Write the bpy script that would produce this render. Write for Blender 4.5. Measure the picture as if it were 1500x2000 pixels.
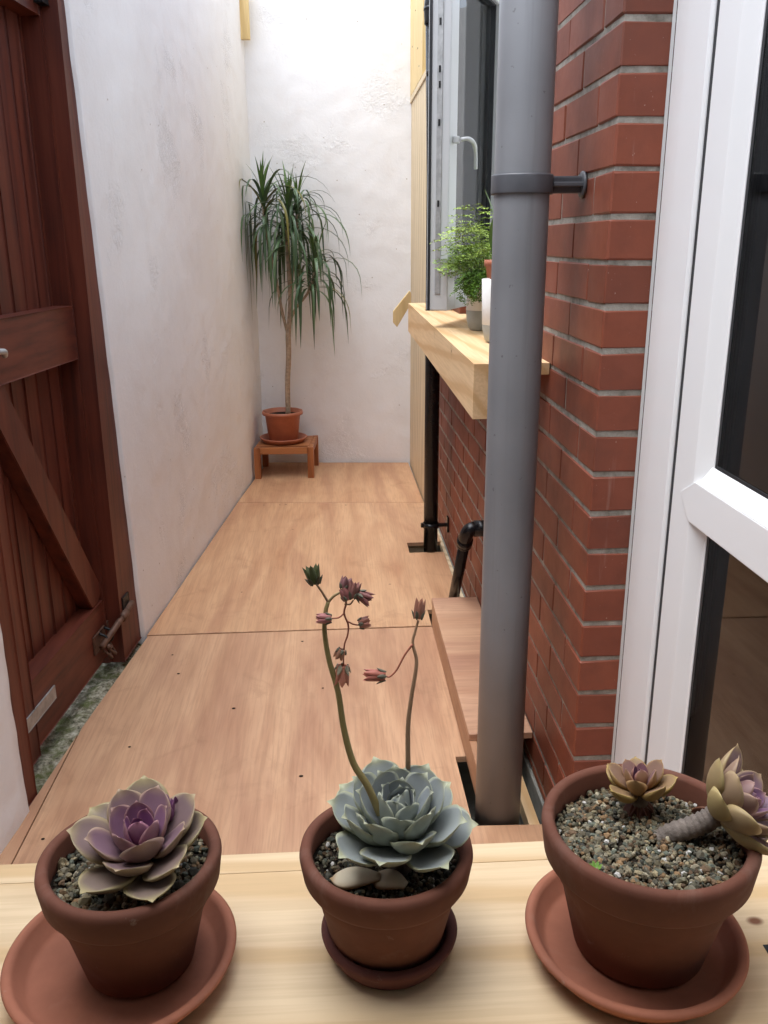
import bpy, bmesh, math, random
import numpy as np
from mathutils import Vector, Matrix, noise
random.seed(7)
R = math.radians
for o in list(bpy.data.objects): bpy.data.objects.remove(o)
S = bpy.context.scene
COL = S.collection
# ---------------------------------------------------------------- camera
PITCH, YAW, ROLL = R(17.16), R(3.3), R(0.3)
fw = Vector((math.sin(YAW)*math.cos(PITCH), math.cos(YAW)*math.cos(PITCH), -math.sin(PITCH)))
rt0 = Vector((math.cos(YAW), -math.sin(YAW), 0)); up0 = rt0.cross(fw)
rt = rt0*math.cos(ROLL) - up0*math.sin(ROLL); up = rt.cross(fw)
cam = bpy.data.cameras.new('camera'); camo = bpy.data.objects.new('camera', cam); COL.objects.link(camo)
camo.matrix_world = Matrix(((rt.x, up.x, -fw.x, 0), (rt.y, up.y, -fw.y, 0), (rt.z, up.z, -fw.z, 1.25), (0, 0, 0, 1)))
cam.sensor_fit = 'VERTICAL'; cam.sensor_height = 24; cam.lens = 24*1700/2000
cam.clip_start = 0.02; cam.clip_end = 500
S.camera = camo
# ---------------------------------------------------------------- world, sun, exposure
W = bpy.data.worlds.new('World'); S.world = W; W.use_nodes = True
nt = W.node_tree; nt.nodes.clear()
sky = nt.nodes.new('ShaderNodeTexSky'); sky.sky_type = 'NISHITA'; sky.sun_disc = False
SUN_EL, SUN_AZ = R(75), R(250)
sky.sun_elevation = SUN_EL; sky.sun_rotation = SUN_AZ
sky.air_density = 1.0; sky.dust_density = 1.5; sky.ozone_density = 1.0
hs = nt.nodes.new('ShaderNodeHueSaturation'); hs.inputs['Saturation'].default_value = 0.42
bg = nt.nodes.new('ShaderNodeBackground'); bg.inputs['Strength'].default_value = 0.15
wo = nt.nodes.new('ShaderNodeOutputWorld')
nt.links.new(sky.outputs[0], hs.inputs['Color']); nt.links.new(hs.outputs[0], bg.inputs[0]); nt.links.new(bg.outputs[0], wo.inputs[0])
sl = bpy.data.lights.new('sun', 'SUN'); sl.energy = 1.2; sl.angle = R(60); sl.color = (.91, .955, 1)
so = bpy.data.objects.new('sun', sl); COL.objects.link(so)
sd = Vector((math.sin(SUN_AZ)*math.cos(SUN_EL), math.cos(SUN_AZ)*math.cos(SUN_EL), math.sin(SUN_EL)))
so.rotation_euler = sd.to_track_quat('Z', 'Y').to_euler()
S.view_settings.view_transform = 'Standard'; S.view_settings.look = 'None'
S.view_settings.gamma = 1.0; S.view_settings.exposure = 1.85
S.render.engine = 'CYCLES'
S.cycles.max_bounces = 10; S.cycles.diffuse_bounces = 6; S.cycles.transparent_max_bounces = 12
S.cycles.caustics_reflective = False; S.cycles.caustics_refractive = False

# ---------------------------------------------------------------- materials
MATS = {}
class N:
    """small node-graph helper"""
    def __init__(s, name, rough=.6, spec=.5):
        m = bpy.data.materials.new(name); m.use_nodes = True; MATS[name] = m; s.m = m
        s.t = m.node_tree; s.b = s.t.nodes['Principled BSDF']; s.out = s.t.nodes['Material Output']
        s.b.inputs['Roughness'].default_value = rough; s.b.inputs['Specular IOR Level'].default_value = spec
    def n(s, k, **kw):
        d = s.t.nodes.new(k)
        for a, v in kw.items():
            if hasattr(d, a): setattr(d, a, v)
            else: d.inputs[a.replace('_', ' ')].default_value = v
        return d
    def l(s, a, b): s.t.links.new(a, b)
    def coord(s, scale=(1, 1, 1), kind='Object', rnd=False, rot=(0, 0, 0)):
        tc = s.n('ShaderNodeTexCoord'); mp = s.n('ShaderNodeMapping'); mp.inputs['Scale'].default_value = scale
        mp.inputs['Rotation'].default_value = rot
        s.l(tc.outputs[kind], mp.inputs['Vector'])
        if rnd:
            oi = s.n('ShaderNodeObjectInfo'); ml = s.n('ShaderNodeMath', operation='MULTIPLY'); ml.inputs[1].default_value = 37.0
            s.l(oi.outputs['Random'], ml.inputs[0]); cb = s.n('ShaderNodeCombineXYZ')
            for i in range(3): s.l(ml.outputs[0], cb.inputs[i])
            s.l(cb.outputs[0], mp.inputs['Location'])
        return mp.outputs[0]
    def noise(s, vec, scale, detail=4, rough=.55, dist=0):
        x = s.n('ShaderNodeTexNoise'); x.inputs['Scale'].default_value = scale; x.inputs['Detail'].default_value = detail
        x.inputs['Roughness'].default_value = rough; x.inputs['Distortion'].default_value = dist
        s.l(vec, x.inputs['Vector']); return x.outputs['Fac']
    def ramp(s, fac, stops):
        r = s.n('ShaderNodeValToRGB'); e = r.color_ramp.elements
        while len(e) < len(stops): e.new(.5)
        for q, (p, c) in zip(e, stops):
            q.position = p; q.color = (*c, 1) if len(c) == 3 else c
        s.l(fac, r.inputs[0]); return r.outputs[0]
    def mix(s, fac, a, b, mode='MIX'):
        x = s.n('ShaderNodeMix', data_type='RGBA', blend_type=mode)
        for k, v in ((0, fac), (6, a), (7, b)):
            if isinstance(v, (int, float)): x.inputs[k].default_value = v
            elif isinstance(v, tuple): x.inputs[k].default_value = (*v, 1)
            else: s.l(v, x.inputs[k])
        return x.outputs[2]
    def col(s, c):
        if isinstance(c, tuple): s.b.inputs['Base Color'].default_value = (*c, 1)
        else: s.l(c, s.b.inputs['Base Color'])
    def rough(s, fac, lo, hi):
        m = s.n('ShaderNodeMapRange'); m.inputs[3].default_value = lo; m.inputs[4].default_value = hi
        s.l(fac, m.inputs[0]); s.l(m.outputs[0], s.b.inputs['Roughness'])
    def bump(s, hgt, strength=.3, dist=.005, prev=None):
        b = s.n('ShaderNodeBump'); b.inputs['Strength'].default_value = strength; b.inputs['Distance'].default_value = dist
        s.l(hgt, b.inputs['Height'])
        if prev is not None: s.l(prev, b.inputs['Normal'])
        s.l(b.outputs[0], s.b.inputs['Normal']); return b.outputs[0]

def M_plaster():
    n = N('plaster', .85, .3); v = n.coord()
    a = n.noise(v, 2.2, 5); c = n.noise(v, 7, 6, .65, .6); d = n.noise(v, 60, 5, .7)
    base = n.ramp(a, [(.3, (.82, .82, .82)), (.7, (.86, .865, .87))])
    pink = n.mix(n.ramp(c, [(.5, (0, 0, 0)), (.74, (.5,)*3)]), base, (.77, .745, .73))
    vs = n.coord((1, 1, .25)); st = n.noise(vs, 9, 4, .6)
    dirt = n.mix(n.ramp(st, [(.62, (0, 0, 0)), (.84, (.12,)*3)]), pink, (.68, .65, .62))
    vo = n.n('ShaderNodeTexVoronoi', feature='F1'); vo.inputs['Scale'].default_value = 11; n.l(v, vo.inputs['Vector'])
    spk = n.ramp(vo.outputs['Distance'], [(.02, (1, 1, 1)), (.045, (0, 0, 0))])
    n.col(n.mix(spk, dirt, (.42, .36, .3)))
    b1 = n.bump(n.ramp(c, [(.35, (0,)*3), (.7, (1,)*3)]), .1, .008)
    b2 = n.bump(d, .35, .003, b1)
    patch = n.ramp(n.noise(v, 3.1, 3), [(.56, (0,)*3), (.66, (1,)*3)])
    lump = n.noise(v, 34, 6, .75, .4)
    n.bump(n.mix(patch, (.5, .5, .5), lump), .8, .011, b2)
def M_ply(name, lo, hi, axis=1, seam=0.0):
    n = N(name, .55, .35)
    sc = [4.0, 4.0, 4.0]; sc[axis] = .9
    v = n.coord(tuple(sc), rnd=True)
    a = n.noise(v, 1.3, 4, .5, 1.6)
    base = n.ramp(a, [(.25, lo), (.42, tuple(.45*p+.55*q for p, q in zip(lo, hi))), (.58, hi), (.75, tuple(.6*p+.4*q for p, q in zip(lo, hi)))])
    sc2 = [180, 180, 180]; sc2[axis] = 7
    g = n.noise(n.coord(tuple(sc2), rnd=True), 1, 3, .6)
    base = n.mix(n.ramp(g, [(.38, (.28,)*3), (.55, (0,)*3)]), base, tuple(.62*p for p in lo))
    big = n.noise(n.coord((1.4, 1.4, 1.4), rnd=True), 1.5, 3)
    base = n.mix(n.ramp(big, [(.4, (0,)*3), (.7, (.35,)*3)]), base, (.64, .40, .23))
    cath = n.n('ShaderNodeTexWave', wave_type='BANDS'); cath.bands_direction = 'X' if axis != 0 else 'Y'
    sc3 = [6, 6, 6]; sc3[axis] = .9; n.l(n.coord(tuple(sc3), rnd=True), cath.inputs['Vector'])
    cath.inputs['Scale'].default_value = .55; cath.inputs['Distortion'].default_value = 14; cath.inputs['Detail'].default_value = 3; cath.inputs['Detail Scale'].default_value = .6
    base = n.mix(n.ramp(cath.outputs['Fac'], [(.45, (0,)*3), (.95, (.16,)*3)]), base, tuple(.7*p for p in lo))
    st3 = [2.6, 2.6, 2.6]; st3[axis] = .38
    sk_ = n.noise(n.coord(tuple(st3), rnd=True), 1.6, 3, .5, 1.2)
    base = n.mix(n.ramp(sk_, [(.48, (0,)*3), (.62, (.42,)*3), (.70, (.15,)*3)]), base, tuple(q*p for p, q in zip(lo, (.74, .66, .74))))
    st4 = [55, 55, 55]; st4[axis] = 2.2
    pale = n.noise(n.coord(tuple(st4), rnd=True), 1, 4, .6, .6)
    base = n.mix(n.ramp(pale, [(.58, (0,)*3), (.74, (.25,)*3)]), base, tuple(min(1, p*1.2) for p in hi))
    scf = n.noise(n.coord((1, 1, 1)), 6, 7, .7, .8)
    base = n.mix(n.ramp(scf, [(.56, (0,)*3), (.72, (.3,)*3)]), base, tuple(.55*p for p in lo))
    n.col(base); n.rough(scf, .4, .62); n.bump(g, .12, .001)
def M_pine(name, lo, hi, axis, knots=True, rough=.55):
    n = N(name, rough, .35)
    sc = [9, 9, 9]; sc[axis] = .7
    v = n.coord(tuple(sc), rnd=True)
    w = n.n('ShaderNodeTexWave', wave_type='BANDS'); w.bands_direction = 'DIAGONAL'
    n.l(v, w.inputs['Vector']); w.inputs['Scale'].default_value = .9; w.inputs['Distortion'].default_value = 5; w.inputs['Detail'].default_value = 3; w.inputs['Detail Scale'].default_value = .8
    base = n.ramp(w.outputs['Fac'], [(.2, hi), (.75, tuple(.35*p+.65*q for p, q in zip(lo, hi))), (.95, lo)])
    sc2 = [150, 150, 150]; sc2[axis] = 5
    g = n.noise(n.coord(tuple(sc2), rnd=True), 1, 3, .6)
    base = n.mix(n.ramp(g, [(.4, (.3,)*3), (.6, (0,)*3)]), base, tuple(.8*p for p in lo))
    if knots:
        vo = n.n('ShaderNodeTexVoronoi'); vo.inputs['Scale'].default_value = 1.0; vo.inputs['Randomness'].default_value = 1
        sk = [9, 9, 9]; sk[axis] = 6
        if axis == 0: sk = [5.5, 8, 0]
        n.l(n.coord(tuple(sk), rnd=True), vo.inputs['Vector'])
        base = n.mix(n.ramp(vo.outputs['Distance'], [(.022, (1,)*3), (.032, (.7,)*3), (.045, (.16,)*3), (.2, (0,)*3)]), base, (.16, .06, .025))
    n.col(base); n.bump(g, .12, .001); return n
def M_brick():
    n = N('brick', .55, .4); oi = n.n('ShaderNodeObjectInfo')
    v = n.coord(kind='Object', rnd=True)
    c = n.ramp(oi.outputs['Random'], [(0, (.155, .042, .022)), (.35, (.225, .058, .028)), (.7, (.185, .048, .025)), (1, (.26, .070, .034))])
    a = n.noise(v, 14, 5, .6)
    c = n.mix(n.ramp(a, [(.45, (0,)*3), (.75, (.4,)*3)]), c, (.10, .028, .017))
    g = n.coord(kind='Object'); ge = n.n('ShaderNodeNewGeometry')
    soot = n.noise(ge.outputs['Position'], 5, 4, .6)
    c = n.mix(n.ramp(soot, [(.52, (0,)*3), (.72, (.5,)*3)]), c, (.07, .032, .024))
    sp = n.noise(ge.outputs['Position'], 140, 2)
    c = n.mix(n.ramp(sp, [(.73, (0,)*3), (.79, (.5,)*3)]), c, (.5, .42, .36))
    ms = n.n('ShaderNodeMapping'); ms.inputs['Scale'].default_value = (60, 60, 5); n.l(ge.outputs['Position'], ms.inputs['Vector'])
    dr = n.noise(ms.outputs[0], 1, 3)
    c = n.mix(n.ramp(dr, [(.70, (0,)*3), (.84, (.2,)*3)]), c, (.5, .38, .32))
    n.col(c); n.rough(a, .42, .65); n.bump(n.noise(v, 90, 4, .7), .15, .002)
def M_mortar():
    n = N('mortar', .9, .2); ge = n.n('ShaderNodeNewGeometry'); v = ge.outputs['Position']
    a = n.noise(v, 25, 5, .7)
    n.col(n.ramp(a, [(.3, (.16, .145, .12)), (.5, (.30, .275, .235)), (.75, (.44, .41, .36))])); n.bump(n.noise(v, 160, 4, .7), .7, .003)
def M_plain(name, c, rough=.5, spec=.5, var=.12, scale=20, bump=0.0, bscale=100, metal=0, coat=0):
    n = N(name, rough, spec); v = n.coord(rnd=True); a = n.noise(v, scale, 4, .6)
    n.col(n.ramp(a, [(.3, tuple(x*(1-var) for x in c)), (.7, tuple(min(1, x*(1+var)) for x in c))]))
    n.b.inputs['Metallic'].default_value = metal; n.b.inputs['Coat Weight'].default_value = coat
    n.rough(a, max(.05, rough-.08), rough+.08)
    if bump: n.bump(n.noise(v, bscale, 4, .65), bump, .002)
    return n
def M_stain(name, axis):
    n = N(name, .5, .4); sc = [40, 40, 40]; sc[axis] = 2.0
    v = n.coord(tuple(sc), rnd=True); a = n.noise(v, 1, 4, .6); b = n.noise(n.coord(rnd=True), 3, 4)
    c = n.ramp(a, [(.3, (.054, .011, .0065)), (.5, (.112, .024, .0125)), (.75, (.16, .039, .02))])
    n.col(n.mix(n.ramp(b, [(.5, (0,)*3), (.75, (.4,)*3)]), c, (.035, .012, .009))); n.bump(a, .15, .001); n.rough(b, .42, .6)
def M_terra(name, c):
    n = N(name, .8, .25); v = n.coord(rnd=True); a = n.noise(v, 18, 5, .6); b = n.noise(v, 160, 3)
    k = n.ramp(a, [(.3, tuple(x*.82 for x in c)), (.7, tuple(x*1.12 for x in c))])
    sp = n.noise(v, 9, 6, .7, 1)
    k = n.mix(n.ramp(sp, [(.56, (0,)*3), (.74, (.22,)*3)]), k, (.42, .31, .25))
    dk = n.noise(v, 6, 5, .65, .5)
    k = n.mix(n.ramp(dk, [(.48, (0,)*3), (.7, (.5,)*3)]), k, tuple(x*.55 for x in c))
    wh = n.noise(v, 45, 5, .75)
    k = n.mix(n.ramp(wh, [(.66, (0,)*3), (.8, (.35,)*3)]), k, (.5, .42, .36))
    n.col(k); n.bump(b, .12, .001)
def M_leaf(name, rough=.5, sss=.15, nsc=60, namt=.18, coat=0):
    n = N(name, rough, .35); at = n.n('ShaderNodeVertexColor', layer_name='Col')
    a = n.noise(n.coord(), nsc, 4, .6)
    n.col(n.mix(n.ramp(a, [(.35, (namt,)*3), (.65, (0,)*3)]), at.outputs[0], n.mix(1.0, at.outputs[0], (.6, .6, .6), 'MULTIPLY')))
    n.b.inputs['Subsurface Weight'].default_value = sss; n.b.inputs['Subsurface Radius'].default_value = (.004, .004, .002)
    n.bump(a, .08, .001)
def M_glass(name, tint=(.93, .96, .95), ior=1.5):
    m = bpy.data.materials.new(name); m.use_nodes = True; MATS[name] = m; t = m.node_tree; t.nodes.clear()
    o = t.nodes.new('ShaderNodeOutputMaterial'); mx = t.nodes.new('ShaderNodeMixShader'); f = t.nodes.new('ShaderNodeFresnel'); f.inputs[0].default_value = ior
    a = t.nodes.new('ShaderNodeBsdfTransparent'); a.inputs[0].default_value = (*tint, 1); g = t.nodes.new('ShaderNodeBsdfGlossy'); g.inputs['Roughness'].default_value = .02
    t.links.new(f.outputs[0], mx.inputs[0]); t.links.new(a.outputs[0], mx.inputs[1]); t.links.new(g.outputs[0], mx.inputs[2]); t.links.new(mx.outputs[0], o.inputs[0])
def M_moss():
    n = N('mossy_stone', .95, .2); ge = n.n('ShaderNodeNewGeometry'); v = ge.outputs['Position']
    a = n.noise(v, 14, 6, .7); b = n.noise(v, 60, 5, .75)
    c = n.ramp(b, [(.34, (.05, .045, .03)), (.5, (.30, .27, .19)), (.66, (.58, .54, .43))])
    c = n.mix(n.ramp(a, [(.47, (0,)*3), (.62, (.85,)*3)]), c, (.085, .10, .018))
    n.col(c); n.bump(b, 1.0, .012)
M_plaster(); M_brick(); M_mortar(); M_moss()
M_ply('plywood', (.41, .205, .112), (.57, .34, .20), 1)
M_ply('plywood_far', (.45, .225, .115), (.60, .355, .195), 1)
M_ply('plywood_across', (.42, .21, .125), (.58, .345, .22), 0)
M_ply('plywood_edge', (.30, .14, .07), (.5, .3, .16), 2)
M_pine('pine', (.60, .41, .215), (.72, .55, .345), 0)
M_pine('pine_long', (.64, .40, .19), (.78, .55, .31), 1)
M_pine('pine_upright', (.55, .42, .25), (.74, .60, .40), 2, knots=False)
M_pine('pine_yellow', (.62, .44, .19), (.72, .54, .26), 2, knots=True)
M_pine('teak_x', (.29, .10, .035), (.45, .18, .065), 0, knots=False, rough=.45)
M_pine('teak_z', (.27, .09, .03), (.42, .16, .06), 2, knots=False, rough=.45)
M_stain('stained_wood', 2); M_stain('stained_wood_cross', 1)
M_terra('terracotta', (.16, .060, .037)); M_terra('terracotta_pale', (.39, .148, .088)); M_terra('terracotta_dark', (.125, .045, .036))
M_plain('plastic_terracotta', (.40, .135, .072), .45, .5)
n = N('pvc_grey', .36, .5); v = n.coord(rnd=True)
vs = n.coord((30, 30, 1.2)); dr_ = n.noise(vs, 1, 4, .6); sp_ = n.noise(v, 70, 3)
k = n.ramp(n.noise(v, 5, 4), [(.3, (.165, .167, .175)), (.7, (.20, .203, .212))])
k = n.mix(n.ramp(dr_, [(.55, (0,)*3), (.75, (.45,)*3)]), k, (.10, .098, .097))
k = n.mix(n.ramp(sp_, [(.70, (0,)*3), (.74, (.6,)*3)]), k, (.045, .042, .04))
n.col(k); n.rough(dr_, .3, .5); n.bump(n.noise(v, 25, 3), .04, .002)
M_plain('pvc_dark_grey', (.075, .077, .085), .42)
M_plain('pvc_black', (.008, .008, .009), .25, .3, .1)
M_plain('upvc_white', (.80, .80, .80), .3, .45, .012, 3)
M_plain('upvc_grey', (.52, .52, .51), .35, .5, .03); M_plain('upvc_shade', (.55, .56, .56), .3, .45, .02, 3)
M_plain('rubber', (.012, .013, .015), .5)
M_plain('rusty_metal', (.14, .075, .05), .6, .5, .5, 60, .3, 200, .4)
M_plain('galvanised', (.42, .42, .41), .5, .5, .25, 40, .1, 200, .6)
M_plain('dark_metal', (.02, .02, .02), .5, .5, .2, 30, .1, 200, .5)
M_plain('room_wall', (.62, .60, .56), .9, .2, .05); M_plain('kitchen_wall', (.8, .78, .75), .9, .2, .05)
M_plain('room_wood', (.16, .085, .04), .6)
M_plain('soil', (.025, .019, .014), .95, .1, .4, 150, 1, 300)
M_plain('cement', (.27, .265, .235), .9, .2, .3, 18, .6, 120)
M_plain('white_ceramic', (.72, .70, .67), .4); M_plain('grey_ceramic', (.36, .38, .37), .5)
M_plain('void', (.03, .028, .025), .95, .1)
M_plain('bark', (.36, .27, .19), .85, .2, .35, 60, .6, 150)
M_plain('old_stem', (.20, .165, .14), .9, .2, .35, 90, .6, 300)
M_leaf('succulent', .5, .12); M_leaf('gravel_stone', .8, 0, 400, .5); M_leaf('strap_leaf', .38, .0, 30, .25); M_leaf('fern_leaf', .5, .0, 60, .2); M_leaf('petal', .55, .1)
M_glass('window_glass'); M_glass('door_glass', (.75, .77, .75), 1.65)

# ---------------------------------------------------------------- object helpers
def tag(o, label, cat, group=None):
    o['label'] = label; o['category'] = cat
    if group: o['group'] = group
    return o
def kind(o, k): o['kind'] = k; return o
def link(name, me, mat=None, parent=None):
    o = bpy.data.objects.new(name, me); COL.objects.link(o)
    if me and mat and not me.materials: me.materials.append(MATS[mat])
    if parent: o.parent = parent
    return o
def empty(name, loc=(0, 0, 0), label=None, cat=None, group=None):
    o = bpy.data.objects.new(name, None); COL.objects.link(o); o.location = loc; o.empty_display_size = .05
    if label: tag(o, label, cat, group)
    return o
def from_bm(name, bm, mat, parent=None, smooth=False, origin=None):
    me = bpy.data.meshes.new(name)
    bmesh.ops.recalc_face_normals(bm, faces=bm.faces)
    if smooth:
        for f in bm.faces: f.smooth = True
    if origin is not None: bmesh.ops.translate(bm, verts=bm.verts, vec=-Vector(origin))
    bm.to_mesh(me); bm.free()
    o = link(name, me, mat, parent)
    if origin is not None: o.location = origin if parent is None or parent.type != 'EMPTY' else Vector(origin)-parent.location
    return o
def bbox(bm, lo, hi, bev=0.0, seg=2):
    g = bmesh.ops.create_cube(bm, size=1)
    for v in g['verts']: v.co = Vector([lo[i]+(v.co[i]+.5)*(hi[i]-lo[i]) for i in range(3)])
    if bev:
        es = {e for v in g['verts'] for e in v.link_edges}
        bmesh.ops.bevel(bm, geom=list(es), offset=bev, segments=seg, affect='EDGES', profile=.6)
def box(name, lo, hi, mat, parent=None, bev=.002, seg=2):
    """box with its origin at its centre (parent empties sit at world places: offsets handled)"""
    c = Vector([(a+b)/2 for a, b in zip(lo, hi)])
    bm = bmesh.new(); bbox(bm, [a-m for a, m in zip(lo, c)], [b-m for b, m in zip(hi, c)], bev, seg)
    me = bpy.data.meshes.new(name); bm.to_mesh(me); bm.free()
    o = link(name, me, mat, parent); o.location = c - (wloc(parent) if parent else Vector())
    return o
def wloc(p):
    v = Vector()
    while p: v += p.location; p = p.parent
    return v
def prism(name, poly, h0, h1, axis, mat, parent=None, bev=0.0, seg=2):
    """extrude a polygon (2-D, the two other axes in order) along axis"""
    bm = bmesh.new()
    def P(a, b, h):
        c = [0, 0, 0]; o = [i for i in range(3) if i != axis]; c[o[0]] = a; c[o[1]] = b; c[axis] = h; return c
    v0 = [bm.verts.new(P(a, b, h0)) for a, b in poly]; v1 = [bm.verts.new(P(a, b, h1)) for a, b in poly]
    bm.faces.new(v0); bm.faces.new(v1[::-1]); k = len(poly)
    for i in range(k): bm.faces.new((v0[i], v1[i], v1[(i+1) % k], v0[(i+1) % k]))
    bmesh.ops.recalc_face_normals(bm, faces=bm.faces)
    if bev: bmesh.ops.bevel(bm, geom=list(bm.edges), offset=bev, segments=seg, affect='EDGES', profile=.6)
    c = sum((v.co for v in bm.verts), Vector())/len(bm.verts)
    bmesh.ops.translate(bm, verts=bm.verts, vec=-c)
    me = bpy.data.meshes.new(name); bm.to_mesh(me); bm.free()
    o = link(name, me, mat, parent); o.location = c - (wloc(parent) if parent else Vector()); return o
def lathe(name, prof, mat, parent=None, n=64, loc=(0, 0, 0), wob=0.0):
    bm = bmesh.new(); rings = []
    for r, z in prof:
        if r < 1e-6: rings.append([bm.verts.new((0, 0, z))])
        else: rings.append([bm.verts.new((r*(1+wob*math.sin(2*a+1))*math.cos(a), r*math.sin(a), z)) for a in (2*math.pi*i/n for i in range(n))])
    for A, B in zip(rings, rings[1:]):
        for i in range(n):
            j = (i+1) % n
            if len(A) == 1 and len(B) > 1: bm.faces.new((A[0], B[j], B[i]))
            elif len(B) == 1 and len(A) > 1: bm.faces.new((A[i], A[j], B[0]))
            elif len(A) > 1: bm.faces.new((A[i], A[j], B[j], B[i]))
    bmesh.ops.recalc_face_normals(bm, faces=bm.faces)
    for f in bm.faces: f.smooth = True
    me = bpy.data.meshes.new(name); bm.to_mesh(me); bm.free()
    o = link(name, me, mat, parent); o.location = Vector(loc) - (wloc(parent) if parent else Vector()); return o
def frames(pts):
    pts = [Vector(p) for p in pts]; ts = []
    for i in range(len(pts)): ts.append((pts[min(i+1, len(pts)-1)]-pts[max(i-1, 0)]).normalized())
    a = ts[0].orthogonal().normalized(); out = []
    for t in ts:
        a = (a - t*a.dot(t)).normalized(); out.append((t, a, t.cross(a)))
    return pts, out
def tube_bm(bm, pts, rad, n=12, cap=True, col=None, lay=None):
    pts, fr = frames(pts); rings = []
    for i, (p, (t, a, b)) in enumerate(zip(pts, fr)):
        r = rad[i] if isinstance(rad, (list, tuple)) else rad
        rings.append([bm.verts.new(p+(a*math.cos(q)+b*math.sin(q))*r) for q in (2*math.pi*k/n for k in range(n))])
    fs = []
    for A, B in zip(rings, rings[1:]):
        for k in range(n): fs.append(bm.faces.new((A[k], A[(k+1) % n], B[(k+1) % n], B[k])))
    if cap: fs.append(bm.faces.new(rings[0][::-1])); fs.append(bm.faces.new(rings[-1]))
    for f in fs: f.smooth = True
    if col is not None:
        for f in fs:
            for lp in f.loops: lp[lay] = (*col, 1)
def tube(name, pts, rad, mat, parent=None, n=16, cap=True, col=None):
    bm = bmesh.new(); lay = bm.loops.layers.float_color.new('Col') if col else None
    off = wloc(parent) if parent else Vector()
    tube_bm(bm, [Vector(p)-off for p in pts], rad, n, cap, col, lay)
    me = bpy.data.meshes.new(name); bm.to_mesh(me); bm.free(); return link(name, me, mat, parent)
def catmull(P, k=6):
    P = [Vector(p) for p in P]; Q = [P[0]*2-P[1]]+P+[P[-1]*2-P[-2]]; out = []
    for i in range(1, len(Q)-2):
        a, b, c, d = Q[i-1:i+3]
        for j in range(k):
            t = j/k; out.append(.5*((2*b)+(c-a)*t+(2*a-5*b+4*c-d)*t*t+(3*b-a-3*c+d)*t**3))
    out.append(P[-1]); return out

# ---------------------------------------------------------------- left wall frame: s = world y along the wall, n = out of the wall
KW = .093
def LX(s): return -.464-KW*(4.667-s)
def LP(s, n, z): return Vector((LX(s)+n, s-KW*n, z))
def lbox_bm(bm, s0, s1, n0, n1, z0, z1, bev=.002, shear=None):
    g = bmesh.ops.create_cube(bm, size=1); vs = g['verts']
    for v in vs:
        s = s0+(v.co.x+.5)*(s1-s0); n = n0+(v.co.y+.5)*(n1-n0); z = z0+(v.co.z+.5)*(z1-z0)
        if shear: s = shear(s, z)
        v.co = LP(s, n, z)
    if bev:
        bmesh.ops.bevel(bm, geom=list({e for v in vs for e in v.link_edges}), offset=bev, segments=2, affect='EDGES', profile=.6)
def fin(name, bm, mat, parent, smooth=False):
    bmesh.ops.recalc_face_normals(bm, faces=bm.faces)
    c = sum((v.co for v in bm.verts), Vector())/len(bm.verts)
    bmesh.ops.translate(bm, verts=bm.verts, vec=-c)
    if smooth:
        for f in bm.faces: f.smooth = True
    me = bpy.data.meshes.new(name); bm.to_mesh(me); bm.free()
    o = link(name, me, mat, parent); o.location = c-(wloc(parent) if parent else Vector()); return o
def lbox(name, s0, s1, n0, n1, z0, z1, mat, parent, bev=.002, shear=None):
    bm = bmesh.new(); lbox_bm(bm, s0, s1, n0, n1, z0, z1, bev, shear); return fin(name, bm, mat, parent)

# ================================================================ SETTING
# ground under everything
gm = bmesh.new(); bbox(gm, (-40, -40, -.32), (40, 40, -.22)); kind(from_bm('ground', gm, 'cement'), 'structure')

# plaster walls: displaced grids
def plaster_grid(bm, fn, nu, nv, nrm, amp=1.0, edge_u=None):
    G = []
    for i in range(nu+1):
        row = []
        for j in range(nv+1):
            p, e = fn(i/nu, j/nv)
            q = Vector((p.x*1.0, p.y*1.0, p.z))
            d = noise.noise(q*1.3)*.009+noise.noise(q*4.1+Vector((5, 3, 1)))*.0025+noise.noise(q*15)*.0022
            row.append(bm.verts.new(p+nrm*(d*amp*e)))
        G.append(row)
    for i in range(nu):
        for j in range(nv): bm.faces.new((G[i][j], G[i+1][j], G[i+1][j+1], G[i][j+1]))
    return G
WALLTOP = 2.5
nA = Vector((1, -KW, 0)).normalized()
bm = bmesh.new()
def edge_r(z): return 2.69-.066*z+noise.noise(Vector((0, 3, z*9)))*.006
def edge_l(z): return 1.765-.01*z+noise.noise(Vector((4, 3, z*9)))*.008
DT = 1.97
def right_lo(u, v):
    z = -.2+v*(DT+.2); s0 = edge_r(z); s = s0+(5.3-s0)*u; return LP(s, 0, z), min(1, u*8)
plaster_grid(bm, right_lo, 110, 80, nA)
def right_ret(u, v):
    z = -.2+v*(DT+.2); return LP(edge_r(z), -.16*(1-u), z), 0
plaster_grid(bm, right_ret, 2, 80, nA)
def left_lo(u, v):
    z = -.2+v*(DT+.2); s1 = edge_l(z); s = .2+(s1-.2)*u; return LP(s, .012*u**4, z), 1.3
G = plaster_grid(bm, left_lo, 50, 80, nA, 1.6)
def left_ret(u, v):
    z = -.2+v*(DT+.2); return LP(edge_l(z), .012-.17*u, z), 1.3*(1-u)
plaster_grid(bm, left_ret, 3, 80, nA, 1.6)
def head(u, v):
    z = DT+v*(WALLTOP-DT); s = .2+5.1*u; return LP(s, 0, z), 1
plaster_grid(bm, head, 110, 30, nA)
lbox_bm(bm, .2, 5.3, -.16, -.15, DT-.0, WALLTOP, 0)
lbox_bm(bm, .2, 5.3, -.16, -.01, WALLTOP-.02, WALLTOP+.01, 0)
bmesh.ops.remove_doubles(bm, verts=bm.verts, dist=.0005)
tag(from_bm('rendered_wall', bm, 'plaster', None, True), 'long white rendered wall along the left side with the gate in it', 'wall')
bm = bmesh.new()
B0, B1 = Vector((-.56, 5.112, 0)), Vector((.62, 5.018, 0))
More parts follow.
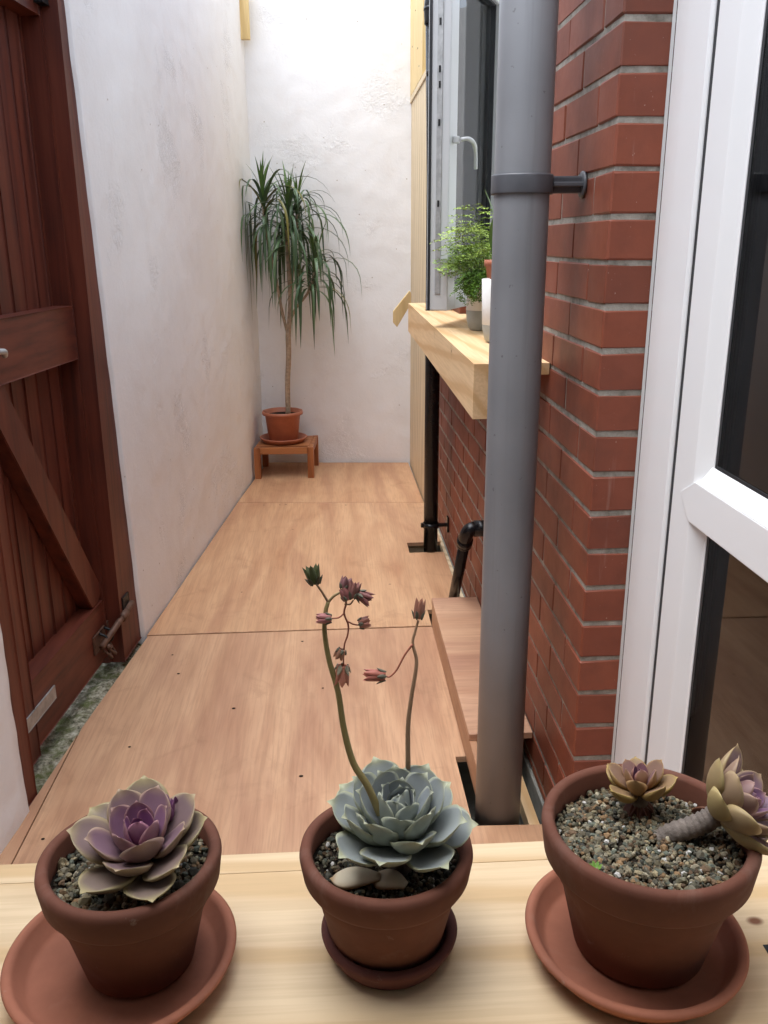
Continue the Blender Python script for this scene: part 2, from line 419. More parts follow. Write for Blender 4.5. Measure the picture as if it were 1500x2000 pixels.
nB = Vector((-.08, -1, 0)).normalized()
def backf(u, v):
    p = B0.lerp(B1, u); p = Vector((p.x, p.y, -.2+v*(WALLTOP+.2))); return p, 1
plaster_grid(bm, backf, 60, 130, nB)
bbox(bm, (-.6, 5.16, -.2), (.7, 5.22, WALLTOP))
tag(from_bm('rendered_wall', bm, 'plaster', None, True), 'white rendered wall closing the far end of the passage', 'wall')

# plywood floor in sheets
fl = kind(empty('floor'), 'structure')
def lx(y): return LX(y)+.006
TH = .018
def sheet(poly, mat='plywood', z=0.0):
    return prism('plywood_sheet', poly, z-TH, z, 2, mat, fl, .0012, 1)
def lxy(s, n=.006): p = LP(s, n, 0); return (p.x, p.y)
# front sheet with the cut-out for the grey downpipe and the notch at the cover box
SA = .045
sheet([(-.700, .55), (.45, .55), (.455, 1.640), (.292, 1.645), (.290, 1.92), (.452, 1.93), (.452, 2.708), (lx(2.70)+.004, 2.699), (-.7005, 2.13)])
prism('plywood_strip', [(lx(.55), .55), (-.7025, .55), (-.703, 2.09), (lx(1.4), 1.4)], -TH, 0, 2, 'plywood', fl, .001, 1)
jag = [(x_, 2.7055+.0095*(x_+.64)/.96+random.uniform(-.0016, .0016)) for x_ in [-.62+.012*q for q in range(78)]]
sheet([(lx(2.70), 2.7040)]+jag+[(.318, 2.7135), (.318, 2.848), (.352, 2.848), (.352, 2.7135), (.449, 2.714), (.452, 3.452), (.306, 3.448), (.306, 3.578), (.455, 3.582), (.455, 4.188), (.41, 4.186), (lx(4.25), 4.254)], 'plywood_far', z=.0012)
sheet([(lx(4.25), 4.2575), (.41, 4.1895), (.442, 4.19), (.436, 5.022), (-.405, 5.09)], 'plywood_far', z=.0022)
# light joist ends seen through the cut-outs, and the dark underside space
for y0 in (1.60, 3.40, 2.66): pass
box('joist', (.30, 1.60, -.075), (.44, 1.645, -.02), 'pine', fl)
box('joist', (.30, 3.60, -.075), (.44, 3.645, -.02), 'pine', fl)
box('joist', (.425, 1.66, -.06), (.45, 2.0, -.022), 'pine_long', fl)
prism('joist', [(.453, 2.75), (.466, 2.75), (.466, 4.12), (.453, 4.12)], -.03, -.004, 2, 'pine_upright', fl)
# screws in the ply
bm = bmesh.new()
for x, y in ((-.53, 2.55), (-.49, 2.42), (-.55, 2.02), (-.60, 1.62), (-.05, 2.3), (-.1, 1.86), (.0, 1.62), (-.36, 3.06), (-.12, 2.62), (-.07, 3.15), (.06, 3.62), (-.36, 4.2), (-.28, 4.2), (-.25, 4.2), (.05, 4.17), (-.3, 2.2), (-.66, 1.66), (.2, 3.1), (-.2, 3.8)):
    r = random.uniform(.0036, .006); bmesh.ops.create_circle(bm, cap_ends=True, segments=8, radius=r, matrix=Matrix.Translation((x, y, .0012)) @ Matrix.Diagonal((1, .8, 1, 1)))
kind(from_bm('screw_hole', bm, 'soil', fl), 'stuff')

# mossy stone threshold under the gate
bm = bmesh.new()
def thr(u, v):
    s = 1.70+1.02*u; n = -.22+v*.228
    p = LP(s, n, -.012)
    e = noise.noise(p*9)*.012+noise.noise(p*32)*.006+noise.noise(p*80)*.003
    edge = -.03*max(0, (v-.86)/.14)**2
    p.z += e+edge-.008; return p, 0
plaster_grid(bm, thr, 150, 36, Vector((0, 0, 1)))
th = from_bm('threshold', bm, 'mossy_stone', None, True)
tag(th, 'rough mossy stone threshold strip under the gate', 'threshold')

# ---------------------------------------------------------------- brick house wall
BX, BY = .473, 1.525
wallo = empty('brick_wall', (0, 0, 0), 'red brick house wall with grey mortar along the right side of the passage', 'wall')
WY0, WY1, WZ0, WZ1 = 2.14, 3.27, 1.0, 2.14      # window opening
YE = 4.16
bm = bmesh.new(); RC = .0022
def core(lo, hi): bbox(bm, lo, hi)
core((BX+RC, BY+RC, -.2), (.60, WY0-RC, 2.42)); core((BX+RC, WY0-RC, -.2), (.60, WY1+RC, WZ0-RC)); core((BX+RC, WY1+RC, -.2), (.60, YE, 2.42)); core((BX+RC, WY0-RC, WZ1+RC), (.60, WY1+RC, 2.42))
from_bm('mortar', bm, 'mortar', wallo)
bm = bmesh.new(); 
prism('plinth', [(BX-.004, BY+.004), (.52, BY+.004), (.52, YE), (BX-.006, YE)], -.2, -.012, 2, 'cement', wallo, .003, 1)
CP, JT = .075, .0092
zj0 = 1.291
brick_mesh = {}
def brick(y0, y1, z0, z1, x0=BX, x1=BX+.1025):
    k = (round(y1-y0, 3), round(z1-z0, 3), round(x1-x0, 3), random.randrange(3))
    if k not in brick_mesh:
        b = bmesh.new(); L = (k[2]/2, k[0]/2, k[1]/2); bbox(b, [-q for q in L], L, .0026, 1)
        for v in b.verts: v.co += Vector((random.uniform(-1, 1), random.uniform(-1, 1), random.uniform(-1, 1)))*.0011
        me = bpy.data.meshes.new('brick'); b.to_mesh(me); b.free(); me.materials.append(MATS['brick']); brick_mesh[k] = me
    o = link('brick', brick_mesh[k], None, wallo)
    o.location = ((x0+x1)/2+random.uniform(-.0007, .0007), (y0+y1)/2+random.uniform(-.0006, .0006), (z0+z1)/2+random.uniform(-.0008, .0008))
    o.rotation_euler = (random.uniform(-.004, .004), random.uniform(-.003, .003), random.uniform(-.003, .003))
nb = 0; upper = bmesh.new()
for k in range(-15, 19):
    zt = zj0-CP*k-JT/2; zb = zt-CP+JT
    if zt < 0.01: continue
    if zb < .0: zb = -.005
    odd = k % 2
    y = BY; first = .105 if odd else .2175
    while y < YE-.02:
        y1 = min(YE, y+first); first = .2175
        segs = [(y, y1)]
        if zt > WZ0 and zb < WZ1+.0:
            segs = []
            if y < WY0-.02: segs.append((y, min(y1, WY0)))
            if y1 > WY1+.02: segs.append((max(y, WY1), y1))
        for a, b in segs:
            vis = zb < 1.25+.25*a+.05
            if vis and nb < 300 and b-a > .015: brick(a, b, zb, zt); nb += 1
            elif b-a > .015: bbox(upper, (BX, a, zb), (BX+.1025, b, zt), .002, 1)
        y = y1+.0075
up_ = from_bm('brick_courses', upper, 'brick', wallo); kind(up_, 'stuff')

# window in the brick wall (opening, frame, fixed pane) – the sash stands open
win = empty('casement_window', (.60, 2.7, WZ0), 'white casement window standing open over the wooden shelf', 'window')
FX0, FX1 = .60, .665
def fr(lo, hi, nm='window_frame', mat='upvc_white', p=win, bev=.004): return box(nm, lo, hi, mat, p, bev)
fr((FX0, WY0, WZ0+.01), (FX1, WY0+.06, WZ1)); fr((FX0, WY1-.06, WZ0+.01), (FX1, WY1, WZ1)); fr((FX0, WY0+.06, WZ0+.01), (FX1, WY1-.06, WZ0+.065)); fr((FX0, WY0+.06, WZ1-.06), (FX1, WY1-.06, WZ1)); fr((FX0, 2.56, WZ0+.065), (FX1, 2.62, WZ1-.06))
box('pane', (.63, WY0+.05, WZ0+.055), (.636, 2.57, WZ1-.05), 'window_glass', win, 0)
# sash in local coordinates: x along width from closing edge to hinge, y = thickness (inside face at 0, outside at +T), z up
sash = empty('sash', (0, 0, 0)); sash.parent = win
TH_S = R(24.5); SO = Vector((.352, 2.70, 1.052))
sash.location = SO-win.location; sash.rotation_euler = (0, 0, math.pi/2-TH_S)
SW, ST, SH = .615, .068, 1.02; FWD = .075
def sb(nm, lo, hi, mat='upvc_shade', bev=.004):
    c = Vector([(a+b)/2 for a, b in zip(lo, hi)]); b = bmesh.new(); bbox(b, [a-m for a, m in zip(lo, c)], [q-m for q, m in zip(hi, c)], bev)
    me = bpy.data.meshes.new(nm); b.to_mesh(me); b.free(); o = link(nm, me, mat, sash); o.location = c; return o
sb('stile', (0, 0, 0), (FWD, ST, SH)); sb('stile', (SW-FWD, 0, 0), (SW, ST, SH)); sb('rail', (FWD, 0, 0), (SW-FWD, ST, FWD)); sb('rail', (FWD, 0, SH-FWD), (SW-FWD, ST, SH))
sb('gasket', (FWD, .02, FWD), (FWD+.004, ST-.012, SH-FWD), 'rubber', 0); sb('gasket', (SW-FWD-.005, .014, FWD), (SW-FWD, .030, SH-FWD), 'rubber', 0); sb('gasket', (FWD+.01, .014, SH-FWD-.006), (SW-FWD-.012, .030, SH-FWD), 'rubber', 0); sb('gasket', (FWD+.01, .014, FWD), (SW-FWD-.012, .030, FWD+.006), 'rubber', 0)
sb('pane', (FWD-.004, .030, FWD-.004), (SW-FWD+.004, .036, SH-FWD+.004), 'window_glass', 0)
sb('lock_strip', (-.003, .024, .05), (.001, .040, SH-.05), 'galvanised', .0005)
sb('gasket', (-.004, ST-.012, .0), (.0, ST-.004, SH), 'rubber', .001)
for z in (.30, .52, .62, .66, .78):
    sb('lock_slot', (-.0045, .029, z), (-.0028, .035, z+.018), 'dark_metal', 0)
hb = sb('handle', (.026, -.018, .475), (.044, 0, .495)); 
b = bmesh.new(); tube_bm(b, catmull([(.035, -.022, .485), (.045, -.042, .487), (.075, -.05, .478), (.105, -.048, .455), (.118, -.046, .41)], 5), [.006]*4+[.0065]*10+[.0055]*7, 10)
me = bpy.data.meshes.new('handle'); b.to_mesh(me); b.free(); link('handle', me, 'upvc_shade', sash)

# glazed white door on the right
door = empty('glazed_door', (.56, 1.0, 0), 'white framed glazed door set in the brick wall on the right', 'door')
DZ0, DZ1 = .04, 2.15
def vprof(nm, poly, mat='upvc_white', z0=DZ0, z1=DZ1, bev=.0015): return prism(nm, poly, z0, z1, 2, mat, door, bev, 2)
vprof('outer_frame', [(.556, 1.519), (.556, 1.462), (.549, 1.452), (.547, 1.362), (.552, 1.357), (.62, 1.357), (.62, 1.519)])
vprof('silicone_bead', [(.5555, 1.5245), (.551, 1.5245), (.5555, 1.5185)], 'upvc_grey')
vprof('gasket', [(.5535, 1.357), (.5535, 1.340), (.6, 1.340), (.6, 1.357)], 'rubber', bev=0)
vprof('stile', [(.552, 1.340), (.549, 1.336), (.549, 1.262), (.553, 1.256), (.566, 1.238), (.566, 1.232), (.61, 1.232), (.61, 1.340)], z0=DZ0+.02, z1=DZ1-.06)
vprof('gasket', [(.5672, 1.2318), (.5672, 1.224), (.5683, 1.224), (.5683, 1.2318)], 'rubber', z0=DZ0+.08, bev=0)
vprof('spacer', [(.5732, 1.2318), (.5732, 1.2285), (.61, 1.2285), (.61, 1.2318)], 'pvc_dark_grey', z0=DZ0+.14, z1=DZ1-.15, bev=0)
vprof('outer_frame', [(.547, .50), (.547, .42), (.62, .42), (.62, .50)])
vprof('stile', [(.549, .60), (.549, .50), (.61, .50), (.61, .60)], z0=DZ0+.02, z1=DZ1-.06)
prism('rail', [(1.300, .872), (1.262, .834), (.60, .834), (.60, .900), (1.250, .900)], .5465, .567, 0, 'upvc_white', door, .0015, 2)
# sloping glazing bead on top of the mid rail and under it
prism('glazing_bead', [(.5466, .9003), (.566, .926), (.568, .926), (.568, .9003)], .60, 1.2385, 1, 'upvc_white', door, .001, 1)
prism('gasket', [(.5665, .9262), (.5665, .931), (.5683, .931), (.5683, .9262)], .60, 1.225, 1, 'rubber', door)
prism('gasket', [(.5665, .8335), (.5665, .829), (.5683, .829), (.5683, .8335)], .60, 1.225, 1, 'rubber', door)
box('rail', (.549, .60, DZ0+.02), (.61, 1.236, DZ0+.15), 'upvc_white', door); box('rail', (.549, .60, DZ1-.16), (.61, 1.236, DZ1-.06), 'upvc_white', door); box('outer_frame', (.549, .42, DZ1), (.62, 1.519, DZ1+.07), 'upvc_white', door); box('sill', (.545, .42, -.02), (.62, 1.519, DZ0), 'upvc_white', door)
box('pane', (.5685, .58, .905), (.5725, 1.2305, DZ1-.15), 'door_glass', door, 0); box('pane', (.5685, .58, DZ0+.14), (.5725, 1.2305, .84), 'door_glass', door, 0)

# house rooms behind the glass, wall above the door, and the house wall the picture is taken from
bm = bmesh.new()
def slab(lo, hi): bbox(bm, lo, hi)
slab((.62, .25, -.1), (3.0, 1.60, -.02)); slab((.62, .25, 2.3), (3.0, 1.60, 2.36)); slab((3.0, .25, -.1), (3.1, 1.60, 1.0)); slab((.70, 1.60, -.1), (3.1, 1.64, 2.36))  # upper far wall left out so added daylight lifts the door glass
kind(from_bm('interior_room', bm, 'room_wall'), 'structure')
bm = bmesh.new()
slab((.62, 1.645, -.1), (3.0, 4.3, -.02)); slab((.62, 1.645, 2.3), (1.0, 4.3, 2.36)); slab((2.6, 1.645, 2.3), (3.0, 4.3, 2.36)); slab((.70, 4.16, -.1), (3.0, 4.3, 2.3)); slab((.70, 1.645, -.1), (3.0, 1.68, 2.3)); slab((.602, 4.10, -.1), (.70, 4.3, 2.3)); slab((.602, 3.27, -.1), (.66, 4.1, 2.3)); slab((.602, 1.56, -.1), (.66, 2.14, 2.3)); slab((.602, 2.14, -.1), (.66, 3.27, 1.0)); slab((.602, 2.14, 2.14), (.66, 3.27, 2.3)); slab((3.0, 1.64, -.1), (3.1, 4.3, .5))  # unseen room: roof middle and far side left open to brighten the sash glass
kind(from_bm('kitchen_room', bm, 'kitchen_wall'), 'structure')
tag(box('cupboard', (1.05, 1.15, -.015), (1.6, 1.58, 1.25), 'room_wood', None, .004), 'dim brown cupboard indoors behind the lower door glass', 'cupboard')
bm = bmesh.new()
bbox(bm, (.553, .30, 2.225), (.70, 1.60, 2.36)); bbox(bm, (.553, .12, -.2), (.70, .415, 2.36))
# window wall around the camera's window
bbox(bm, (-1.0, .16, -.2), (.553, .30, .66)); bbox(bm, (-1.0, .16, 1.95), (.553, .30, 2.3)); bbox(bm, (-1.0, .16, .66), (-.70, .30, 1.95)); bbox(bm, (.50, .16, .66), (.553, .30, 1.95))
tag(from_bm('house_wall', bm, 'plaster'), 'house wall above the glazed door and around the near window', 'wall')
bm = bmesh.new()
bbox(bm, (-1.4, -2.2, -.1), (.9, .155, .0)); bbox(bm, (-1.4, -2.2, 2.2), (.9, .155, 2.3)); bbox(bm, (-1.5, -2.2, -.1), (-1.4, .155, 2.3)); bbox(bm, (.9, -2.2, -.1), (1.0, .155, 2.3)); bbox(bm, (-1.4, -2.3, -.1), (.9, -2.2, 2.3))
bbox(bm, (-1.4, .10, -.1), (-.70, .155, 2.3)); bbox(bm, (.51, .10, -.1), (.9, .155, 2.3))
kind(from_bm('camera_room', bm, 'room_wall'), 'structure')

# ---------------------------------------------------------------- boarded panel at the far right
pan = empty('board_panel', (.447, 4.6, 0), 'pale tongue and groove timber panel beside the far white wall', 'panel')
y = 4.165; i = 0
PW = .0985
while y < 5.03:
    y1 = min(y+PW, 5.034)
    o = prism('board', [(.447, y+.002), (.450, y), (.468, y), (.468, y1), (.450, y1), (.447, y1-.002)], -.02, 1.955, 2, 'pine_upright', pan)
    y = y1+.0012
box('top_rail', (.440, 4.164, 1.957), (.468, 5.034, 1.985), 'pine_upright', pan)
box('upper_sheet', (.4405, 4.40, 1.988), (.468, 5.036, 2.9), 'pine_yellow', pan)
for yy, zz in ((4.9, 2.2), (4.62, 2.14), (4.75, 2.33), (4.55, 2.05)): box('nail', (.4395, yy, zz), (.441, yy+.012, zz+.006), 'dark_metal', pan, 0)
tag(box('timber_batten', (-.448, 5.022, 2.255), (-.387, 5.052, 2.9), 'pine_yellow', None, .002), 'short yellow timber batten high in the far left corner', 'batten')
# small painted wooden piece poking out past the shelf's far end
pk = prism('wooden_offcut', [(.278, .905), (.296, .885), (.36, .99), (.36, 1.035), (.352, 1.045), (.278, .955)], 4.02, 4.042, 1, 'pine_yellow', None, .0015, 1)
tag(pk, 'small pale wooden offcut poking out beyond the far end of the shelf', 'wood')

# ---------------------------------------------------------------- wooden shelf under the window
sh = empty('window_shelf', (.38, 2.9, 1.0), 'pale timber shelf with a deep front board under the open window', 'shelf')
prism('front_board', [(.305, 1.88), (.339, 1.88), (.372, 3.90), (.336, 3.90)], .878, .9993, 2, 'pine_long', sh, .0004, 1)
prism('top_board', [(.3391, 1.883), (.472, 1.883), (.472, 3.435), (.3645, 3.435)], .974, .9993, 2, 'pine_long', sh, .0003, 1)
prism('top_board', [(.3656, 3.503), (.472, 3.503), (.472, 3.90), (.3721, 3.90)], .974, .9993, 2, 'pine_long', sh, .0003, 1)
box('top_board', (.4723, 2.145, .974), (.598, 3.265, .9993), 'pine_long', sh, .0003, 1)
box('batten', (.44, 2.05, .925), (.4715, 3.40, .9735), 'pine_long', sh)

# ---------------------------------------------------------------- plywood cover box along the brick wall
cb = empty('pipe_cover_box', (.39, 2.3, 0), 'low plywood box covering pipes along the brick wall', 'box')
prism('side_panel', [(.314, 1.75), (.332, 1.75), (.332, 2.715), (.318, 2.715)], .001, .082, 2, 'plywood', cb, .001, 1)
# top board
prism('top_panel', [(.313, 1.86), (.4705, 1.86), (.4705, 2.72), (.317, 2.72)], .0822, .1, 2, 'plywood_across', cb, .0012, 1)
box('end_panel', (.3325, 2.698, .001), (.4695, 2.714, .0815), 'plywood', cb, .001)
for i, c in enumerate(('plywood_edge',)*4):
    box('ply_layer', (.316+i*.0042, 1.7485, .002), (.3178+i*.0042, 1.7497, .081), 'soil' if i % 2 else 'plywood_edge', cb, 0)

# ---------------------------------------------------------------- pipes
dp = empty('downpipe', (.357, 1.702, 0), 'thick grey plastic downpipe standing in front of the brick wall', 'pipe')
PX, PY, PR = .3575, 1.702, .0515
lathe('pipe', [(PR-.004, -.15), (PR, -.15), (PR, .5), (PR, 1.2), (PR, 3.0), (PR-.004, 3.0)], 'pvc_grey', dp, 64, (PX, PY, 0))
zc = 1.352
lathe('collar', [(PR+.0005, zc-.017), (PR+.005, zc-.017), (PR+.0055, zc-.014), (PR+.0055, zc+.014), (PR+.005, zc+.017), (PR+.0005, zc+.017)], 'pvc_dark_grey', dp, 64, (PX, PY, 0))
box('bracket_arm', (PX+PR+.003, PY-.008, zc-.015), (BX+.002, PY+.010, zc+.015), 'pvc_dark_grey', dp, .003)
box('bracket_arm', (PX+PR+.003, PY-.022, zc-.004), (BX+.002, PY-.0085, zc+.004), 'pvc_dark_grey', dp, .002)
b_ = lathe('bracket_plate', [(0, 0), (.024, 0), (.024, .004), (.021, .006), (0, .006)], 'pvc_dark_grey', dp, 32, (BX-.0005, PY-.002, zc)); b_.rotation_euler = (0, -math.pi/2, 0)
bp = empty('black_pipe', (.397, 3.47, 0), 'slim black plastic downpipe passing behind the shelf to the floor', 'pipe')
tube('pipe', [(.397, 3.47, -.1), (.397, 3.47, .8), (.396, 3.47, 1.5), (.388, 3.48, 2.02)], .0295, 'pvc_black', bp, 32)
tube('bend', catmull([(.388, 3.48, 2.0), (.387, 3.482, 2.06), (.40, 3.49, 2.12), (.425, 3.50, 2.17), (.43, 3.51, 2.3), (.43, 3.51, 3.0)], 6), .0335, 'pvc_black', bp, 32)
for z in (2.04, 2.075, 2.11): tube('ring', [(.3875+max(0, z-2.06)*.25, 3.482, z), (.3885+max(0, z-2.06)*.3, 3.482, z+.012)], .0365, 'pvc_black', bp, 32)
tube('clip', [(.397, 3.47, .105), (.397, 3.47, .125)], .034, 'pvc_black', bp, 32)
box('clip_arm', (.425, 3.462, .108), (BX+.001, 3.478, .122), 'pvc_black', bp); box('clip_plate', (.464, 3.452, .085), (BX+.001, 3.488, .150), 'pvc_black', bp)
box('clip_lug', (.355, 3.462, .106), (.366, 3.478, .124), 'pvc_black', bp)
tube('clip', [(.396, 3.47, 1.83), (.396, 3.47, 1.85)], .034, 'pvc_black', bp, 32)
wp = empty('waste_pipe', (.42, 2.62, .2), 'short black waste pipe with an elbow coming out of the brick wall', 'pipe')
E0 = Vector((.412, 2.60, .372)); EB = Vector((.411, 2.86, .03))
dn = (EB-E0).normalized()
tube('pipe', [E0+dn*.03, EB+dn*.1], .0185, 'pvc_black', wp, 24)
tube('elbow', catmull([(.445, 2.598, .385), (.430, 2.598, .384), E0+Vector((.006, -.001, .004)), E0+dn*.022, E0+dn*.055], 6), .0225, 'pvc_black', wp, 24)
tube('socket', [(.49, 2.598, .385), (.435, 2.598, .385)], .0262, 'pvc_black', wp, 24)
tube('socket', [E0+dn*.04, E0+dn*.062], .0262, 'pvc_black', wp, 24); tube('socket', [E0+dn*.066, E0+dn*.074], .0245, 'pvc_black', wp, 24)

# ================================================================ GATE
gf = empty('gateway', LP(2.2, 0, 0), 'dark red brown timber gateway posts and head around the gate', 'gateway')
def sh_r(s, z): return s if s < 2.6 else 2.705-.066*z
lbox('jamb', 2.515, 2.70, -.06, -.010, .0, 1.98, 'stained_wood', gf, .003, sh_r)
lbox('jamb', 1.767, 1.832, -.12, -.002, -.005, 1.98, 'stained_wood', gf, .003)
lbox('head', 1.834, 2.512, -.09, -.012, 1.90, 1.98, 'stained_wood_cross', gf, .003)
gt = empty('gate', LP(2.2, -.07, 0), 'dark red brown boarded gate with a diagonal brace, set in the left wall', 'gate')
FN0, FN1 = -.098, -.050
lbox('stile', 1.842, 1.975, FN0, FN1, .012, 1.885, 'stained_wood', gt, .003)
lbox('stile', 2.497, 2.617, FN0, FN1, .006, 1.885, 'stained_wood', gt, .003)
lbox('rail', 1.976, 2.496, FN0, FN1-.001, .035, .217, 'stained_wood_cross', gt, .003)
lbox('rail', 1.976, 2.496, FN0, FN1+.003, .945, 1.09, 'stained_wood_cross', gt, .003)
lbox('rail', 1.976, 2.496, FN0, FN1-.001, 1.80, 1.885, 'stained_wood_cross', gt, .003)
s = 1.955; BP = .0745
while s < 2.51:
    bm = bmesh.new(); lbox_bm(bm, s+.0022, s+BP-.0022, -.120, -.0985+random.uniform(-.001, .001), .02, 1.88, .0035)
    fin('board', bm, 'stained_wood', gt); s += BP
lbox('backing', 1.95, 2.53, -.125, -.1195, .02, 1.88, 'stained_wood', gt, 0)
# braces
def brace(s0, z0, s1, z1, w):
    d = Vector((s1-s0, z1-z0)).normalized(); q = Vector((-d.y, d.x))*w/2; bm = bmesh.new(); P = []
    for n in (-.0975, -.054):
        P.append([bm.verts.new(LP(a.x, n, a.y)) for a in (Vector((s0, z0))+q, Vector((s1, z1))+q, Vector((s1, z1))-q, Vector((s0, z0))-q)])
    bm.faces.new(P[0]); bm.faces.new(P[1][::-1])
    for i in range(4): bm.faces.new((P[0][i], P[1][i], P[1][(i+1) % 4], P[0][(i+1) % 4]))
    bmesh.ops.recalc_face_normals(bm, faces=bm.faces); bmesh.ops.bevel(bm, geom=list(bm.edges), offset=.0025, segments=2, affect='EDGES')
    fin('brace', bm, 'stained_wood', gt)
brace(1.99, .955, 2.475, .222, .092)
# pale worn patch, bolt, latch
lbox('repair_plate', 1.905, 2.10, -.0495, -.047, .105, .142, 'galvanised', gt, .0008)
bo = empty('sliding_bolt', LP(2.5, -.04, .13)); bo.parent = gt; bo.location = LP(2.5, -.04, .13)-gt.location
def lb2(nm, *a, mat='rusty_metal', bev=.001): return lbox(nm, *a, mat, bo, bev)
lb2('back_plate', 2.385, 2.48, -.0490, -.046, .085, .14)
lb2('back_plate', 2.50, 2.60, -.0490, -.0465, .11, .14)
tube('rod', [LP(2.40, -.030, .105), LP(2.60, .004, .165)], .0095, 'rusty_metal', bo, 12)
tube('knob', [LP(2.425, -.035, .106), LP(2.422, -.010, .092)], [.006, .009], 'rusty_metal', bo, 10)
for ss in (2.43, 2.475):
    tube('strap', catmull([LP(ss, -.046, .085), LP(ss, -.026, .095), LP(ss, -.022, .11), LP(ss, -.026, .125), LP(ss, -.046, .135)], 4), .004, 'dark_metal', bo, 8)
tube('chain_link', catmull([LP(2.41, -.03, .09), LP(2.42, -.012, .065), LP(2.44, -.02, .055), LP(2.45, -.03, .085)], 5), .004, 'rusty_metal', bo, 8)
tube('chain_link', catmull([LP(2.44, -.03, .085), LP(2.455, -.012, .058), LP(2.47, -.02, .06), LP(2.465, -.03, .09)], 5), .004, 'rusty_metal', bo, 8)
tube('socket', [LP(2.525, -.008, .142), LP(2.555, -.003, .151)], .0135, 'rusty_metal', bo, 14)
lbox('keep', 2.545, 2.60, -.0095, -.006, .135, .20, 'dark_metal', bo, .001)
lat = tube('latch', catmull([LP(2.0, -.044, 1.02), LP(2.01, -.035, 1.022), LP(2.028, -.03, 1.02), LP(2.04, -.036, 1.01)], 5), .007, 'galvanised', gt, 10)
lbox('top_bolt', 2.47, 2.56, -.049, -.03, 1.825, 1.85, 'dark_metal', gt, .002)

# ================================================================ STOOL, POT AND DRACAENA
st = empty('slatted_stool', (-.28, 4.87, 0), 'low slatted teak stool in the far left corner under the potted plant', 'stool')
STZ = .178
st.rotation_euler = (0, 0, 0)
SX0, SX1, SY0, SY1 = -.445, -.118, 4.705, 5.02
def sk(y): return (y-SY0)*.075      # the stool stands square to the skewed left wall
def sbox(nm, x0, x1, y0, y1, z0, z1, mat):
    return prism(nm, [(x0+sk(y0), y0), (x1+sk(y0), y0), (x1+sk(y1), y1), (x0+sk(y1), y1)], z0, z1, 2, mat, st, .002, 2)
for x0 in (SX0, SX1-.034):
    for y0 in (SY0, SY1-.034): sbox('leg', x0, x0+.034, y0, y0+.034, 0, STZ-.0005, 'teak_z')
sbox('apron', SX0+.035, SX1-.035, SY0+.004, SY0+.022, STZ-.038, STZ-.001, 'teak_x'); sbox('apron', SX0+.035, SX1-.035, SY1-.022, SY1-.004, STZ-.038, STZ-.001, 'teak_x')
sbox('apron', SX0+.004, SX0+.022, SY0+.035, SY1-.035, STZ-.038, STZ-.001, 'teak_x'); sbox('apron', SX1-.022, SX1-.004, SY0+.035, SY1-.035, STZ-.038, STZ-.001, 'teak_x')
n_sl = 9; yy = SY0+.036; wsl = (SY1-SY0-.072)/n_sl
for i in range(n_sl): sbox('slat', SX0+.023, SX1-.023, yy+.002, yy+wsl-.002, STZ-.016, STZ+.001, 'teak_x'); yy += wsl
PCX, PCY = -.288, 4.865
lathe('saucer', [(0, .004), (.105, .004), (.122, .026), (.128, .030), (.133, .028), (.131, .022), (.112, 0), (0, 0)], 'plastic_terracotta', None, 64, (PCX, PCY, STZ+.0015))
tag(bpy.context.scene.objects['saucer'], 'orange plastic saucer on the teak stool', 'saucer')
ptz = STZ+.006
pot = lathe('plant_pot', [(0, 0), (.078, 0), (.082, .004), (.098, .145), (.103, .148), (.113, .152), (.115, .160), (.113, .170), (.107, .171), (.101, .165), (.097, .14), (0, .138)], 'plastic_terracotta', None, 64, (PCX, PCY, ptz))
tag(pot, 'orange plastic plant pot with the tall dracaena on the stool', 'pot')
so_ = lathe('soil', [(.0975, .146), (.06, .151), (.03, .149), (0, .152)], 'soil', pot, 40, (PCX, PCY, ptz))
dr = empty('dracaena', (PCX+.03, PCY, ptz+.148), 'tall dracaena with drooping narrow green leaves in the far corner', 'plant')
def TP(px, z, dy=0): return Vector((px, PCY+dy, z))
base = TP(-.256, ptz+.14)
trunk = catmull([base, TP(-.254, .5), TP(-.242, .66), TP(-.240, .80)], 6)
tube('trunk', trunk, [.0165]+[.0145]*(len(trunk)-2)+[.0125], 'bark', dr, 14)
heads = [  # branch path, head position, head tilt
    ([TP(-.243, .78), TP(-.268, .90, -.01), TP(-.285, 1.02, -.03), TP(-.315, 1.2, -.02), TP(-.342, 1.36, 0), TP(-.346, 1.44, 0)], .0085),
    ([TP(-.238, .78), TP(-.222, .95), TP(-.224, 1.10), TP(-.226, 1.25, -.01), TP(-.215, 1.37, -.02)], .0125),
    ([TP(-.238, .79), TP(-.225, .95, .03), TP(-.205, 1.12, .05), TP(-.18, 1.28, .05), TP(-.172, 1.40, .04)], .0095),
    ([TP(-.232, .84), TP(-.19, .92, -.03), TP(-.13, .99, -.05), TP(-.10, 1.06, -.06), TP(-.086, 1.12, -.06)], .008)]
dl_mat = MATS['strap_leaf']
